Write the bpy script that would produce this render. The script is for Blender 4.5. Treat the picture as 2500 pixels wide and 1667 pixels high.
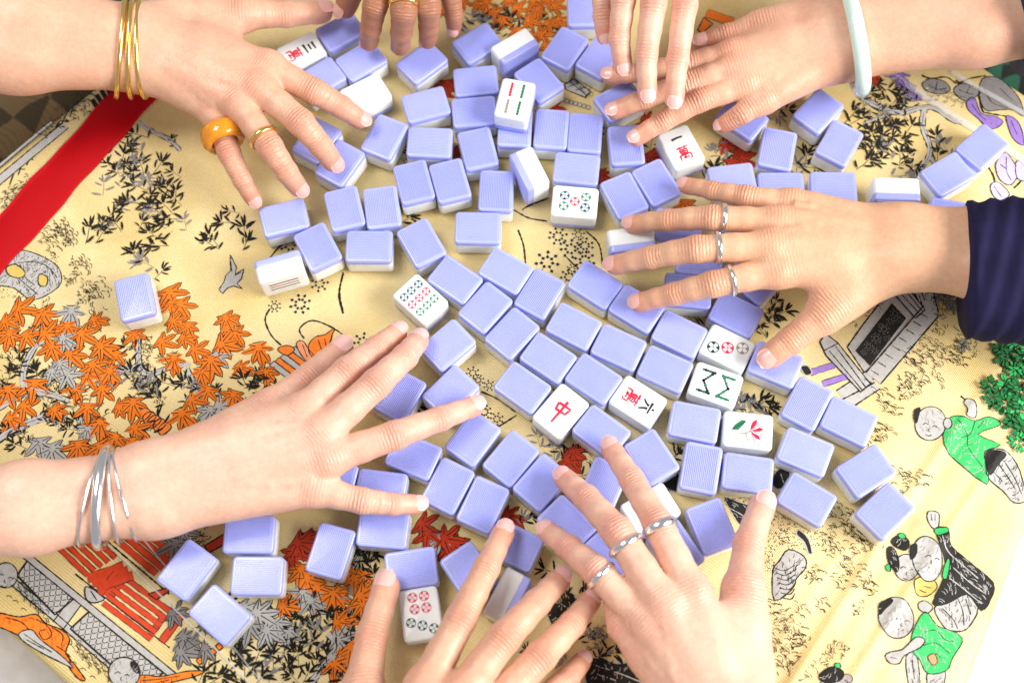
import bpy, math, random
import numpy as np
from mathutils import Vector, Matrix
from mathutils.geometry import tessellate_polygon
random.seed(7); RNG = np.random.RandomState(3)
for o in list(bpy.data.objects): bpy.data.objects.remove(o)
sc = bpy.context.scene
COL = sc.collection

# ------------------------------------------------------------------ camera
F_PX, CAM_D, TILT, ROLL = 2871.95, 0.8663, 0.35650, -0.03764
fw = Vector((0, math.sin(TILT), -math.cos(TILT)))
r0 = Vector((1, 0, 0)); u0 = Vector((0, math.cos(TILT), math.sin(TILT)))
cr, sr = math.cos(ROLL), math.sin(ROLL)
RIGHT = r0 * cr + u0 * sr; UP = u0 * cr - r0 * sr
CAM = -fw * CAM_D
cam_d = bpy.data.cameras.new('camera'); cam = bpy.data.objects.new('camera', cam_d); COL.objects.link(cam)
m = Matrix.Identity(4)
for i in range(3):
    m[i][0] = RIGHT[i]; m[i][1] = UP[i]; m[i][2] = -fw[i]; m[i][3] = CAM[i]
cam.matrix_world = m
cam_d.sensor_width = 36; cam_d.lens = F_PX / 2500 * 36; cam_d.clip_start = 0.02; cam_d.clip_end = 50
sc.camera = cam
cam_d.dof.use_dof = True; cam_d.dof.focus_distance = 0.845; cam_d.dof.aperture_fstop = 4.0

# ------------------------------------------------------------------ light
w = bpy.data.worlds.new('World'); sc.world = w; w.use_nodes = True
bg = w.node_tree.nodes['Background']; bg.inputs[0].default_value = (0.90, 0.93, 1.0, 1); bg.inputs[1].default_value = 0.36
def area(name, loc, aim, size, size_y, power, col):
    d = bpy.data.lights.new(name, 'AREA'); d.shape = 'RECTANGLE'; d.size = size; d.size_y = size_y
    d.energy = power; d.color = col
    o = bpy.data.objects.new(name, d); COL.objects.link(o); o.location = loc
    o.rotation_euler = (Vector(aim) - Vector(loc)).to_track_quat('-Z', 'Y').to_euler()
    return o
area('window_light', (1.5, -0.45, 1.05), (0, 0, 0), 1.2, 0.9, 53, (1.0, 0.98, 0.95))
area('overhead_fill', (-0.72, 0.34, 1.7), (0, 0, 0), 0.7, 0.6, 17, (1.0, 0.96, 0.90))  # added unseen overhead lamp, placed so the left cloth catches a highlight
sc.view_settings.view_transform = 'Standard'; sc.view_settings.look = 'None'
sc.view_settings.exposure = 0.28; sc.view_settings.gamma = 1
sc.cycles.use_denoising = True; sc.cycles.max_bounces = 8

# ------------------------------------------------------------------ helpers
def P(px, py, z=0.0):
    """point at height z seen at photo pixel (px, py) of the 2500 x 1667 frame"""
    d = RIGHT * ((px - 1250) / F_PX) + UP * ((833.5 - py) / F_PX) + fw
    return CAM + d * ((z - CAM[2]) / d[2])
def link(o, parent=None):
    COL.objects.link(o)
    if parent is not None: o.parent = parent
    return o
def tag(o, label=None, cat=None, group=None, kind=None):
    if label: o['label'] = label
    if cat: o['category'] = cat
    if group: o['group'] = group
    if kind: o['kind'] = kind
    return o
def mesh(name, v, f, mats, midx=None, smooth=False):
    me = bpy.data.meshes.new(name); me.from_pydata([tuple(q) for q in v], [], [tuple(q) for q in f])
    for mm in mats: me.materials.append(mm)
    if midx is not None: me.polygons.foreach_set('material_index', midx)
    if smooth: me.polygons.foreach_set('use_smooth', [True] * len(me.polygons))
    me.update(); return me
def obj(name, me, parent=None): return link(bpy.data.objects.new(name, me), parent)
def empty(name, loc=(0, 0, 0), rz=0):
    o = bpy.data.objects.new(name, None); o.empty_display_size = 0.01; COL.objects.link(o)
    o.location = loc; o.rotation_euler = (0, 0, rz); return o

# ------------------------------------------------------------------ materials
def mat(name, col, rough=0.5, **kw):
    mm = bpy.data.materials.new(name); mm.use_nodes = True
    b = mm.node_tree.nodes['Principled BSDF']
    b.inputs['Base Color'].default_value = (*col, 1); b.inputs['Roughness'].default_value = rough
    for k, v in kw.items(): b.inputs[k.replace('_', ' ')].default_value = v
    return mm
def nodes(mm): return mm.node_tree.nodes, mm.node_tree.links, mm.node_tree.nodes['Principled BSDF']
def vary(mm, scale, lo, hi, detail=3, bump=0.0, bscale=None, dist=0.001, coord='Object'):
    """multiply the base colour by noise and add noise bump"""
    n, l, b = nodes(mm); tc = n.new('ShaderNodeTexCoord')
    nz = n.new('ShaderNodeTexNoise'); nz.inputs['Scale'].default_value = scale; nz.inputs['Detail'].default_value = detail
    l.new(tc.outputs[coord], nz.inputs['Vector'])
    mr = n.new('ShaderNodeMapRange'); mr.inputs[1].default_value = .3; mr.inputs[2].default_value = .7
    mr.inputs[3].default_value = lo; mr.inputs[4].default_value = hi
    l.new(nz.outputs[0], mr.inputs[0])
    mx = n.new('ShaderNodeVectorMath'); mx.operation = 'SCALE'
    mx.inputs[0].default_value = b.inputs['Base Color'].default_value[:3]; l.new(mr.outputs[0], mx.inputs['Scale'])
    l.new(mx.outputs[0], b.inputs['Base Color'])
    if bump:
        nb = n.new('ShaderNodeTexNoise'); nb.inputs['Scale'].default_value = bscale or scale; nb.inputs['Detail'].default_value = 2
        l.new(tc.outputs[coord], nb.inputs['Vector'])
        bp = n.new('ShaderNodeBump'); bp.inputs['Strength'].default_value = bump; bp.inputs['Distance'].default_value = dist
        l.new(nb.outputs[0], bp.inputs['Height']); l.new(bp.outputs[0], b.inputs['Normal'])
    return mm
def thread(name, col, rough=0.5, ang=0.6, lo=.80, hi=1.14, sc_=2300):
    """satin-stitch thread: fine slanted wave relief and tone changes"""
    mm = mat(name, col, rough, Specular_IOR_Level=0.22)
    n, l, b = nodes(mm); tc = n.new('ShaderNodeTexCoord'); mp = n.new('ShaderNodeMapping')
    mp.inputs['Rotation'].default_value = (0, 0, ang); l.new(tc.outputs['Object'], mp.inputs[0])
    wv = n.new('ShaderNodeTexWave'); wv.inputs['Scale'].default_value = sc_ / 6.28; wv.inputs['Distortion'].default_value = 2.5
    wv.inputs['Detail'].default_value = 1; wv.inputs['Detail Scale'].default_value = 2
    l.new(mp.outputs[0], wv.inputs['Vector'])
    nz = n.new('ShaderNodeTexNoise'); nz.inputs['Scale'].default_value = 260; nz.inputs['Detail'].default_value = 3
    l.new(tc.outputs['Object'], nz.inputs['Vector'])
    ad = n.new('ShaderNodeMath'); ad.operation = 'MULTIPLY_ADD'; ad.inputs[1].default_value = .45
    l.new(wv.outputs['Fac'], ad.inputs[0]); l.new(nz.outputs[0], ad.inputs[2])
    mr = n.new('ShaderNodeMapRange'); mr.inputs[1].default_value = .35; mr.inputs[2].default_value = 1.1
    mr.inputs[3].default_value = lo; mr.inputs[4].default_value = hi; l.new(ad.outputs[0], mr.inputs[0])
    mx = n.new('ShaderNodeVectorMath'); mx.operation = 'SCALE'; mx.inputs[0].default_value = col
    l.new(mr.outputs[0], mx.inputs['Scale']); l.new(mx.outputs[0], b.inputs['Base Color'])
    bp = n.new('ShaderNodeBump'); bp.inputs['Strength'].default_value = .55; bp.inputs['Distance'].default_value = .0004
    l.new(ad.outputs[0], bp.inputs['Height']); l.new(bp.outputs[0], b.inputs['Normal'])
    return mm

M = {}
M['lilac'] = vary(mat('lilac_resin', (0.385, 0.42, 0.89), 0.30, Coat_Weight=0.25, Coat_Roughness=0.15, Subsurface_Weight=0.08, Subsurface_Radius=(.003, .003, .004)), 60, .96, 1.04)
def tile_wear(mm):
    """each tile a touch lighter or darker, with faint scuffs in the gloss"""
    n, l, b = nodes(mm); oi = n.new('ShaderNodeObjectInfo'); mr = n.new('ShaderNodeMapRange'); mr.inputs[3].default_value = .93; mr.inputs[4].default_value = 1.06
    l.new(oi.outputs['Random'], mr.inputs[0]); src = b.inputs['Base Color'].links[0].from_socket
    sv = n.new('ShaderNodeVectorMath'); sv.operation = 'SCALE'; l.new(src, sv.inputs[0]); l.new(mr.outputs[0], sv.inputs['Scale']); l.new(sv.outputs[0], b.inputs['Base Color'])
    tc = n.new('ShaderNodeTexCoord'); mp = n.new('ShaderNodeMapping'); mp.inputs['Scale'].default_value = (160, 200, 180); l.new(tc.outputs['Object'], mp.inputs[0]); l.new(oi.outputs['Location'], mp.inputs['Location'])
    nz = n.new('ShaderNodeTexNoise'); nz.inputs['Scale'].default_value = 1; nz.inputs['Detail'].default_value = 4; l.new(mp.outputs[0], nz.inputs['Vector'])
    m2 = n.new('ShaderNodeMapRange'); m2.inputs[1].default_value = .35; m2.inputs[2].default_value = .75; m2.inputs[3].default_value = .27; m2.inputs[4].default_value = .36; l.new(nz.outputs[0], m2.inputs[0]); l.new(m2.outputs[0], b.inputs['Roughness'])
    return mm
tile_wear(M['lilac'])
M['ivory'] = vary(mat('white_resin', (0.80, 0.83, 0.83), 0.28, Coat_Weight=0.3, Coat_Roughness=0.12, Subsurface_Weight=0.12, Subsurface_Radius=(.004, .004, .004)), 50, .97, 1.03)
tile_wear(M['ivory'])
def ink(n, c): return mat('ink_' + n, c, 0.4)
M['k'] = ink('black', (0.012, 0.015, 0.025)); M['r'] = ink('red', (0.62, 0.012, 0.05)); M['g'] = ink('green', (0.02, 0.16, 0.08))
M['bl'] = ink('pale_blue', (0.55, 0.70, 0.82)); M['br'] = ink('brown', (0.24, 0.10, 0.03)); M['gr'] = ink('grey_brown', (0.30, 0.24, 0.20))
M['pg'] = ink('pale_green', (0.62, 0.76, 0.72)); M['pr'] = ink('pale_pink', (0.83, 0.62, 0.66)); M['w'] = ink('off_white', (0.8, 0.8, 0.8))
M['orange'] = thread('orange_thread', (0.86, 0.20, 0.012)); M['redt'] = thread('red_thread', (0.62, 0.05, 0.012))
M['black'] = thread('black_thread', (0.012, 0.010, 0.007), .5, 1.1); M['silver'] = thread('silver_thread', (0.46, 0.44, 0.41), .42, 1.0)
M['grey'] = thread('grey_thread', (0.26, 0.24, 0.23), .4, .3); M['green'] = thread('green_thread', (0.04, 0.50, 0.12), .4, 1.2)
M['dgreen'] = thread('deep_green_thread', (0.012, 0.20, 0.045), .4, .2); M['purple'] = thread('purple_thread', (0.30, 0.18, 0.52), .4, .9)
M['lil'] = thread('lilac_thread', (0.55, 0.47, 0.72), .4, .5); M['peach'] = thread('coral_thread', (0.86, 0.30, 0.14), .4, .8)
M['goldt'] = thread('gold_thread', (0.62, 0.44, 0.10), .4, .8)

# ------------------------------------------------------------------ floor, cloth
fl = vary(mat('pale_floor', (0.80, 0.78, 0.75), 0.5), 3, .92, 1.04)
o = obj('floor', mesh('floor', [(-4, -4, -.74), (4, -4, -.74), (4, 4, -.74), (-4, 4, -.74)], [(0, 1, 2, 3)], [fl])); tag(o, kind='structure')

CREASE = [[(1925, 1680, 1.3), (2060, 1470, 1.5), (2200, 1240, 1.2), (2330, 1050, 1.0), (2420, 930, .5)],
          [(2060, 1690, 1.6), (2180, 1500, 1.5), (2330, 1270, 1.0), (2460, 1080, .7), (2540, 960, .4)],
          [(2110, 130, .8), (2300, 240, .9), (2560, 400, .8)], [(230, 1290, .5), (640, 1690, .6)], [(1480, 700, .3), (1700, 980, .3), (1900, 1300, .3)], [(150, 620, .35), (420, 560, .5), (680, 720, .3)], [(-40, 900, .3), (260, 1010, .5), (560, 1330, .4)], [(2250, 560, .4), (2330, 780, .5), (2520, 980, .4)], [(1850, 1670, .4), (2010, 1400, .6), (2120, 1290, .3)]]
CRW = [[(P(a, b).x, P(a, b).y, h) for a, b, h in c] for c in CREASE]
def cloth_z(x, y):
    x = np.asarray(x, float); y = np.asarray(y, float)
    z = -0.0006 + 0.0006 * np.sin(x * 21 + y * 13 + .6) * np.sin(y * 26 - x * 9) + .00025 * np.sin(x * 70 - y * 44)
    for c in CRW:
        best = np.full(x.shape, 9.0); hh = np.zeros(x.shape); sg = np.zeros(x.shape)
        for (ax, ay, ah), (bx, by, bh) in zip(c, c[1:]):
            dx, dy = bx - ax, by - ay; L2 = dx * dx + dy * dy
            t = np.clip(((x - ax) * dx + (y - ay) * dy) / L2, 0, 1)
            d = np.hypot(x - ax - t * dx, y - ay - t * dy); k = d < best
            best = np.where(k, d, best); hh = np.where(k, ah + t * (bh - ah), hh)
            sg = np.where(k, np.sign((x - ax) * dy - (y - ay) * dx), sg)
        z = z + hh * .0015 * (np.exp(-(best / .0035) ** 2) - .45 * np.exp(-((best * sg - .009) / .006) ** 2))
    return z
cloth_m = mat('gold_brocade', (0.66, 0.47, 0.17), 0.36, Specular_IOR_Level=0.6)
n, l, b = nodes(cloth_m); tc = n.new('ShaderNodeTexCoord')
def wave(scale, rot, dist=0.4):
    mp = n.new('ShaderNodeMapping'); mp.inputs['Rotation'].default_value = (0, 0, rot); l.new(tc.outputs['Object'], mp.inputs[0])
    wv = n.new('ShaderNodeTexWave'); wv.inputs['Scale'].default_value = scale; wv.inputs['Distortion'].default_value = dist
    l.new(mp.outputs[0], wv.inputs['Vector']); return wv
wa, wb = wave(260, .68), wave(170, .68 + 1.571)
ad = n.new('ShaderNodeMath'); ad.operation = 'ADD'; l.new(wa.outputs['Fac'], ad.inputs[0]); l.new(wb.outputs['Fac'], ad.inputs[1])
nz = n.new('ShaderNodeTexNoise'); nz.inputs['Scale'].default_value = 14; nz.inputs['Detail'].default_value = 6; l.new(tc.outputs['Object'], nz.inputs['Vector'])
nf = n.new('ShaderNodeTexNoise'); nf.inputs['Scale'].default_value = 700; nf.inputs['Detail'].default_value = 2; l.new(tc.outputs['Object'], nf.inputs['Vector'])
cr_ = n.new('ShaderNodeValToRGB'); e = cr_.color_ramp.elements
e[0].position = .32; e[0].color = (0.66, 0.48, 0.17, 1); e[1].position = .7; e[1].color = (0.82, 0.66, 0.33, 1); l.new(nz.outputs[0], cr_.inputs[0])
mr = n.new('ShaderNodeMapRange'); mr.inputs[1].default_value = .2; mr.inputs[2].default_value = 1.8; mr.inputs[3].default_value = .86; mr.inputs[4].default_value = 1.07; l.new(ad.outputs[0], mr.inputs[0])
m2 = n.new('ShaderNodeMapRange'); m2.inputs[1].default_value = .3; m2.inputs[2].default_value = .7; m2.inputs[3].default_value = .92; m2.inputs[4].default_value = 1.06; l.new(nf.outputs[0], m2.inputs[0])
mm_ = n.new('ShaderNodeMath'); mm_.operation = 'MULTIPLY'; l.new(mr.outputs[0], mm_.inputs[0]); l.new(m2.outputs[0], mm_.inputs[1])
vs = n.new('ShaderNodeVectorMath'); vs.operation = 'SCALE'; l.new(cr_.outputs[0], vs.inputs[0]); l.new(mm_.outputs[0], vs.inputs['Scale']); l.new(vs.outputs[0], b.inputs['Base Color'])
bp = n.new('ShaderNodeBump'); bp.inputs['Strength'].default_value = .5; bp.inputs['Distance'].default_value = .0003; l.new(ad.outputs[0], bp.inputs['Height']); l.new(bp.outputs[0], b.inputs['Normal'])

CORN = [P(-632, 931), P(1249, -589), P(2804, 448), P(1785, 3070)]
NG = 340
s_, t_ = np.meshgrid(np.linspace(0, 1, NG), np.linspace(0, 1, NG), indexing='ij')
cx = [np.array(c[:2]) for c in CORN]
XY = ((1 - s_) * (1 - t_))[..., None] * cx[0] + (s_ * (1 - t_))[..., None] * cx[1] + (s_ * t_)[..., None] * cx[2] + ((1 - s_) * t_)[..., None] * cx[3]
Z = cloth_z(XY[..., 0], XY[..., 1])
V = np.concatenate([XY, Z[..., None]], -1).reshape(-1, 3)
ix = np.arange(NG * NG).reshape(NG, NG)
Fq = np.stack([ix[:-1, :-1], ix[:-1, 1:], ix[1:, 1:], ix[1:, :-1]], -1).reshape(-1, 4)
per = np.concatenate([ix[:-1, 0], ix[-1, :-1], ix[:0:-1, -1], ix[0, :0:-1]])
cen = XY.reshape(-1, 2).mean(0); loops = [per]; allV = [V]; base = len(V); faces = [Fq]
pv = V[per]; nxt = np.roll(pv, -1, 0) - np.roll(pv, 1, 0); nrm = np.stack([nxt[:, 1], -nxt[:, 0]], 1); nrm /= np.linalg.norm(nrm, axis=1)[:, None]
sgn = np.sign(((pv[:, :2] - cen) * nrm).sum(1))[:, None]; nrm *= sgn
arc = np.arange(len(per))
for out, dz in ((.004, -.0008), (.0075, -.004), (.009, -.010), (.0095, -.04), (.010, -.10), (.012, -.18), (.014, -.26)):
    wob = (np.sin(arc * .09) * .6 + np.sin(arc * .023 + 1) * .7) * min(1, -dz * 8) * .012
    q = pv.copy(); q[:, :2] += nrm * (out + wob)[:, None]; q[:, 2] += dz
    idx = np.arange(len(per)) + base; allV.append(q); base += len(per); p0 = loops[-1]; loops.append(idx)
    faces.append(np.stack([p0, np.roll(p0, -1), np.roll(idx, -1), idx], 1))
me = mesh('tablecloth', np.concatenate(allV), np.concatenate(faces), [cloth_m], smooth=True)
CLOTH = obj('tablecloth', me); tag(CLOTH, 'gold brocade tablecloth woven with maples, bamboo and playing children, under the tiles', 'tablecloth')

# ------------------------------------------------------------------ players' laps glimpsed past the table edge
def tube_mesh(name, path, rads, mats, seg=28, wob=.0, k=9, squash=1.0, up=Vector((0, 0, 1)), thick=0):
    v, f = [], []
    N = len(path)
    for i, p in enumerate(path):
        d = (path[min(i + 1, N - 1)] - path[max(i - 1, 0)]).normalized(); a = d.cross(up).normalized(); c = a.cross(d).normalized()
        for j in range(seg):
            th = 2 * math.pi * j / seg
            r = rads[i] * (1 + wob * (math.sin(k * i * .37 + 3 * th) + .6 * math.sin(i * .9 * k / 9 - 5 * th + 1)))
            v.append(p + a * (r * math.cos(th)) + c * (r * squash * math.sin(th)))
    for i in range(N - 1):
        for j in range(seg):
            f.append((i * seg + j, i * seg + (j + 1) % seg, (i + 1) * seg + (j + 1) % seg, (i + 1) * seg + j))
    f.append(tuple(range(seg))[::-1]); f.append(tuple(range((N - 1) * seg, N * seg)))
    return mesh(name, v, f, mats, smooth=True)
def lerp_path(pts, n):
    out = []
    for i in range(n):
        t = i / (n - 1) * (len(pts) - 1); k = min(int(t), len(pts) - 2); out.append(pts[k].lerp(pts[k + 1], t - k))
    return out
check = mat('brown_checked_cloth', (.2, .14, .07), .85)
n, l, b = nodes(check); tc = n.new('ShaderNodeTexCoord'); mp = n.new('ShaderNodeMapping'); mp.inputs['Rotation'].default_value = (0, 0, .55); l.new(tc.outputs['Object'], mp.inputs[0])
ck = n.new('ShaderNodeTexChecker'); ck.inputs['Scale'].default_value = 30; ck.inputs['Color1'].default_value = (.17, .11, .055, 1); ck.inputs['Color2'].default_value = (.055, .038, .02, 1); l.new(mp.outputs[0], ck.inputs['Vector'])
c2 = n.new('ShaderNodeTexChecker'); c2.inputs['Scale'].default_value = 700; c2.inputs['Color1'].default_value = (.75, .75, .75, 1); c2.inputs['Color2'].default_value = (1.25, 1.2, 1.1, 1); l.new(mp.outputs[0], c2.inputs['Vector'])
mu = n.new('ShaderNodeVectorMath'); mu.operation = 'MULTIPLY'; l.new(ck.outputs[0], mu.inputs[0]); l.new(c2.outputs[0], mu.inputs[1]); l.new(mu.outputs[0], b.inputs['Base Color'])
pale = vary(mat('white_linen', (.74, .70, .69), .8), 25, .85, 1.05, bump=.3, bscale=60, dist=.01)
dark = mat('dark_floral_cloth', (.02, .03, .03), .7)
n, l, b = nodes(dark); tc = n.new('ShaderNodeTexCoord'); vo = n.new('ShaderNodeTexVoronoi'); vo.inputs['Scale'].default_value = 60; l.new(tc.outputs['Object'], vo.inputs['Vector'])
rp = n.new('ShaderNodeValToRGB'); rp.color_ramp.interpolation = 'CONSTANT'; e = rp.color_ramp.elements; e[0].color = (.012, .015, .02, 1); e[1].position = .55; e[1].color = (.02, .13, .10, 1)
x_ = e.new(.75); x_.color = (.45, .46, .40, 1); l.new(vo.outputs['Color'], rp.inputs[0]); l.new(rp.outputs[0], b.inputs['Base Color'])
def lap(pts, rads, m_, label):
    o = obj('person', tube_mesh('person', lerp_path(pts, 22), list(np.interp(np.linspace(0, 1, 22), np.linspace(0, 1, len(rads)), rads)), [m_], wob=.02))
    tag(o, label, 'person')
lap([P(-420, 560, -.17), P(60, 230, -.17), P(420, -120, -.17)], [.10, .10, .11], check, 'seated player\'s lap in brown checked cloth beyond the red ribbon')
lap([P(-330, 1560, -.17), P(-20, 1690, -.18), P(330, 1960, -.18)], [.085, .09, .10], pale, 'seated player\'s lap in pale linen below the lower left cloth edge')
lap([P(2330, -60, -.16), P(2620, 170, -.16), P(2900, 400, -.16)], [.09, .09, .10], dark, 'seated player\'s lap in dark floral cloth beyond the upper right edge')

# ------------------------------------------------------------------ mahjong tiles
TL, TW, TH, SPLIT = 0.0346, 0.0260, 0.0190, 0.0134
Z0 = 0.0012
def rrect(hx, hy, r, seg=4):
    pts = []
    for cxs, cys, a0 in ((1, 1, 0), (-1, 1, 90), (-1, -1, 180), (1, -1, 270)):
        for k in range(seg + 1):
            a = math.radians(a0 + 90 * k / seg); pts.append((cxs * (hx - r) + r * math.cos(a), cys * (hy - r) + r * math.sin(a)))
    return pts
def loft(levels):
    """levels: (inset, z)"""
    v, f = [], []
    N = 20
    for ins, z in levels:
        v += [(x, y, z) for x, y in rrect(TL / 2 - ins, TW / 2 - ins, max(.0030 - ins * .6, .0008))]
    for i in range(len(levels) - 1):
        for j in range(N): f.append((i * N + j, i * N + (j + 1) % N, (i + 1) * N + (j + 1) % N, (i + 1) * N + j))
    f.append(tuple(range(N))[::-1]); f.append(tuple(range((len(levels) - 1) * N, len(levels) * N)))
    return v, f
def bev(r, z, s):   # quarter-round profile
    return [(r * (1 - math.sin(a)), z + s * (r - r * math.cos(a))) for a in [math.radians(q) for q in (0, 22, 45, 68, 90)]]
v, f = loft(bev(.0019, 0, 1) + [(.0, SPLIT - .0003), (.0003, SPLIT)])
BODY = mesh('tile_body', v, f, [M['ivory']], smooth=True)
v, f = loft([(.0003, SPLIT), (.0, SPLIT + .0003)] + [(i, z) for i, z in reversed(bev(.0015, TH, -1))])
nr = 17; pit = (TW - .0044) / nr; hx = TL / 2 - .0024
for k in range(nr):
    y0 = -TW / 2 + .0022 + pit * (k + .12); y1 = y0 + pit * .76; b0 = len(v); zt = TH + .00042
    ym = pit * .22
    v += [(-hx, y0, TH - .0001), (hx, y0, TH - .0001), (hx, y1, TH - .0001), (-hx, y1, TH - .0001), (-hx + .0004, y0 + ym, zt), (hx - .0004, y0 + ym, zt), (hx - .0004, y1 - ym, zt), (-hx + .0004, y1 - ym, zt)]
    f += [tuple(b0 + q for q in t) for t in ((4, 5, 6, 7), (0, 1, 5, 4), (1, 2, 6, 5), (2, 3, 7, 6), (3, 0, 4, 7))]
BACK = mesh('tile_back', v, f, [M['lilac']], smooth=True)
for me in (BODY, BACK):
    me.set_sharp_from_angle(angle=math.radians(38))

class Flat:
    """flat inked or stitched shapes in millimetres, laid in the xy plane"""
    def __init__(s): s.v, s.f, s.mi, s.mats = [], [], [], []
    def m(s, k):
        if k not in s.mats: s.mats.append(k)
        return s.mats.index(k)
    def poly(s, pts, k, z=0.0):
        b = len(s.v); pts = [tuple(p[:2]) for p in pts]; s.v += [(x, y, z) for x, y in pts]
        for t in tessellate_polygon([[Vector((x, y, 0)) for x, y in pts]]):
            a, c, d = (pts[q] for q in t)
            if (c[0] - a[0]) * (d[1] - a[1]) - (c[1] - a[1]) * (d[0] - a[0]) < 0: t = t[::-1]
            s.f.append(tuple(b + q for q in t)); s.mi.append(s.m(k))
    def ring(s, x, y, r0, r1, k, z=0.0, seg=24):
        b = len(s.v)
        for j in range(seg):
            a = 2 * math.pi * j / seg; s.v += [(x + r0 * math.cos(a), y + r0 * math.sin(a), z), (x + r1 * math.cos(a), y + r1 * math.sin(a), z)]
        for j in range(seg):
            q = (j + 1) % seg; s.f.append((b + 2 * j, b + 2 * j + 1, b + 2 * q + 1, b + 2 * q)); s.mi.append(s.m(k))
    def disc(s, x, y, r, k, z=0.0, seg=20, ry=None, rot=0):
        ry = ry or r; c, sn = math.cos(rot), math.sin(rot)
        s.poly([(x + c * r * math.cos(a) - sn * ry * math.sin(a), y + sn * r * math.cos(a) + c * ry * math.sin(a)) for a in [2 * math.pi * j / seg for j in range(seg)]], k, z)
    def stroke(s, pts, w0, k, z=0.0, w1=None, jit=0.0):
        """tapered brush stroke along a polyline, one quad strip"""
        w1 = w0 if w1 is None else w1; N = len(pts); b = len(s.v)
        for i, p in enumerate(pts):
            q0, q1 = pts[max(i - 1, 0)], pts[min(i + 1, N - 1)]; dx, dy = q1[0] - q0[0], q1[1] - q0[1]; L = math.hypot(dx, dy) or 1
            wd = (w0 + (w1 - w0) * i / (N - 1)) / 2 * (1 + jit * random.uniform(-1, 1)); nx, ny = -dy / L * wd, dx / L * wd
            s.v += [(p[0] + nx, p[1] + ny, z), (p[0] - nx, p[1] - ny, z)]
        for i in range(N - 1): s.f.append((b + 2 * i, b + 2 * i + 1, b + 2 * i + 3, b + 2 * i + 2)); s.mi.append(s.m(k))
    def fine(s, mx):
        """split triangles longer than mx so that a large patch follows the cloth"""
        f2, m2 = [], []; work = list(zip(s.f, s.mi)); cache = {}
        def mid(a, b):
            k = (min(a, b), max(a, b))
            if k not in cache: s.v.append(tuple((s.v[a][i] + s.v[b][i]) / 2 for i in range(3))); cache[k] = len(s.v) - 1
            return cache[k]
        while work:
            f, m_ = work.pop()
            if len(f) == 3:
                e = [math.dist(s.v[f[i]][:2], s.v[f[(i + 1) % 3]][:2]) for i in range(3)]; i = e.index(max(e))
                if e[i] > mx:
                    a, b, c = f[i], f[(i + 1) % 3], f[(i + 2) % 3]; q = mid(a, b); work += [((a, q, c), m_), ((q, b, c), m_)]; continue
            f2.append(f); m2.append(m_)
        s.f, s.mi = f2, m2
    def build(s, name, parent, scale=.001, z=0.0, warp=None):
        if warp: s.fine(5.0)
        vv = [(x * scale, y * scale, z + q * scale) for x, y, q in s.v]
        if warp: vv = warp(vv)
        return obj(name, mesh(name, vv, s.f, [M[k] for k in s.mats], s.mi), parent)
def wheel(x, y, r, dk, lt, rot=0.0):
    F = Flat(); F.disc(x, y, r * .97, lt, 0); F.ring(x, y, r * .86, r, dk, .02)
    for q in range(4):
        a = rot + q * math.pi / 2
        F.poly([(x + r * .93 * math.cos(a - .42), y + r * .93 * math.sin(a - .42)), (x + r * .95 * math.cos(a), y + r * .95 * math.sin(a)), (x + r * .93 * math.cos(a + .42), y + r * .93 * math.sin(a + .42)), (x + r * .36 * math.cos(a), y + r * .36 * math.sin(a))], dk, .03)
    F.stroke([(x - r * .3 * math.cos(rot), y - r * .3 * math.sin(rot)), (x + r * .3 * math.cos(rot), y + r * .3 * math.sin(rot))], r * .07, dk, .03)
    F.stroke([(x + r * .3 * math.sin(rot), y - r * .3 * math.cos(rot)), (x - r * .3 * math.sin(rot), y + r * .3 * math.cos(rot))], r * .07, dk, .035)
    return F
def glyph(strokes, x, y, s, k, wd):
    """character strokes in a 10 x 10 box (right, up) -> tile frame where up is +x and right is -y"""
    F = Flat()
    for i, st in enumerate(strokes):
        pts = []
        for a, b in zip(st, st[1:]):
            for t in (0, .34, .67): pts.append((a[0] + (b[0] - a[0]) * t, a[1] + (b[1] - a[1]) * t))
        pts.append(st[-1])
        F.stroke([(x + (q[1] - 5) * s / 10, y - (q[0] - 5) * s / 10) for q in pts], wd, k, .004 * i, wd * .62, .12)
    return F
WAN = [[(1, 9), (9, 9.2)], [(3.3, 10), (3.5, 8.1)], [(6.7, 10), (6.4, 8.1)], [(2.5, 7.5), (2.7, 4.9)], [(2.5, 7.5), (7.6, 7.6), (7.3, 4.8)], [(2.6, 6.2), (7.4, 6.2)], [(2.7, 4.9), (7.3, 4.9)], [(5, 7.6), (5, 2.4)], [(1.4, 3.8), (1.2, .2)], [(1.4, 3.7), (8.8, 3.9), (8.6, .8), (7.4, .2)], [(5, 2.6), (3.2, 1.4), (6, 1.8)], [(6.2, 2.5), (6.9, 1.2)]]
SIX = [[(4.6, 10), (5.4, 8.4)], [(.8, 6.8), (9.2, 7.2)], [(4, 5.6), (3.2, 3), (1.2, .4)], [(6, 5.6), (7.2, 3), (9, .2)]]
ONE = [[(.6, 4.6), (5, 5.2), (9.2, 5)]]
THREE = [[(1.5, 8.4), (8.5, 8.8)], [(2.2, 5.2), (7.6, 5.4)], [(.6, 1.6), (9.4, 2)]]
ZHONG = [[(2, 7.4), (2.6, 3.6)], [(2, 7.3), (8.2, 7.7), (7.4, 4)], [(2.6, 4), (7.5, 4.4)], [(5, 10), (5, 3), (4.9, -2.2)]]
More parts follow.
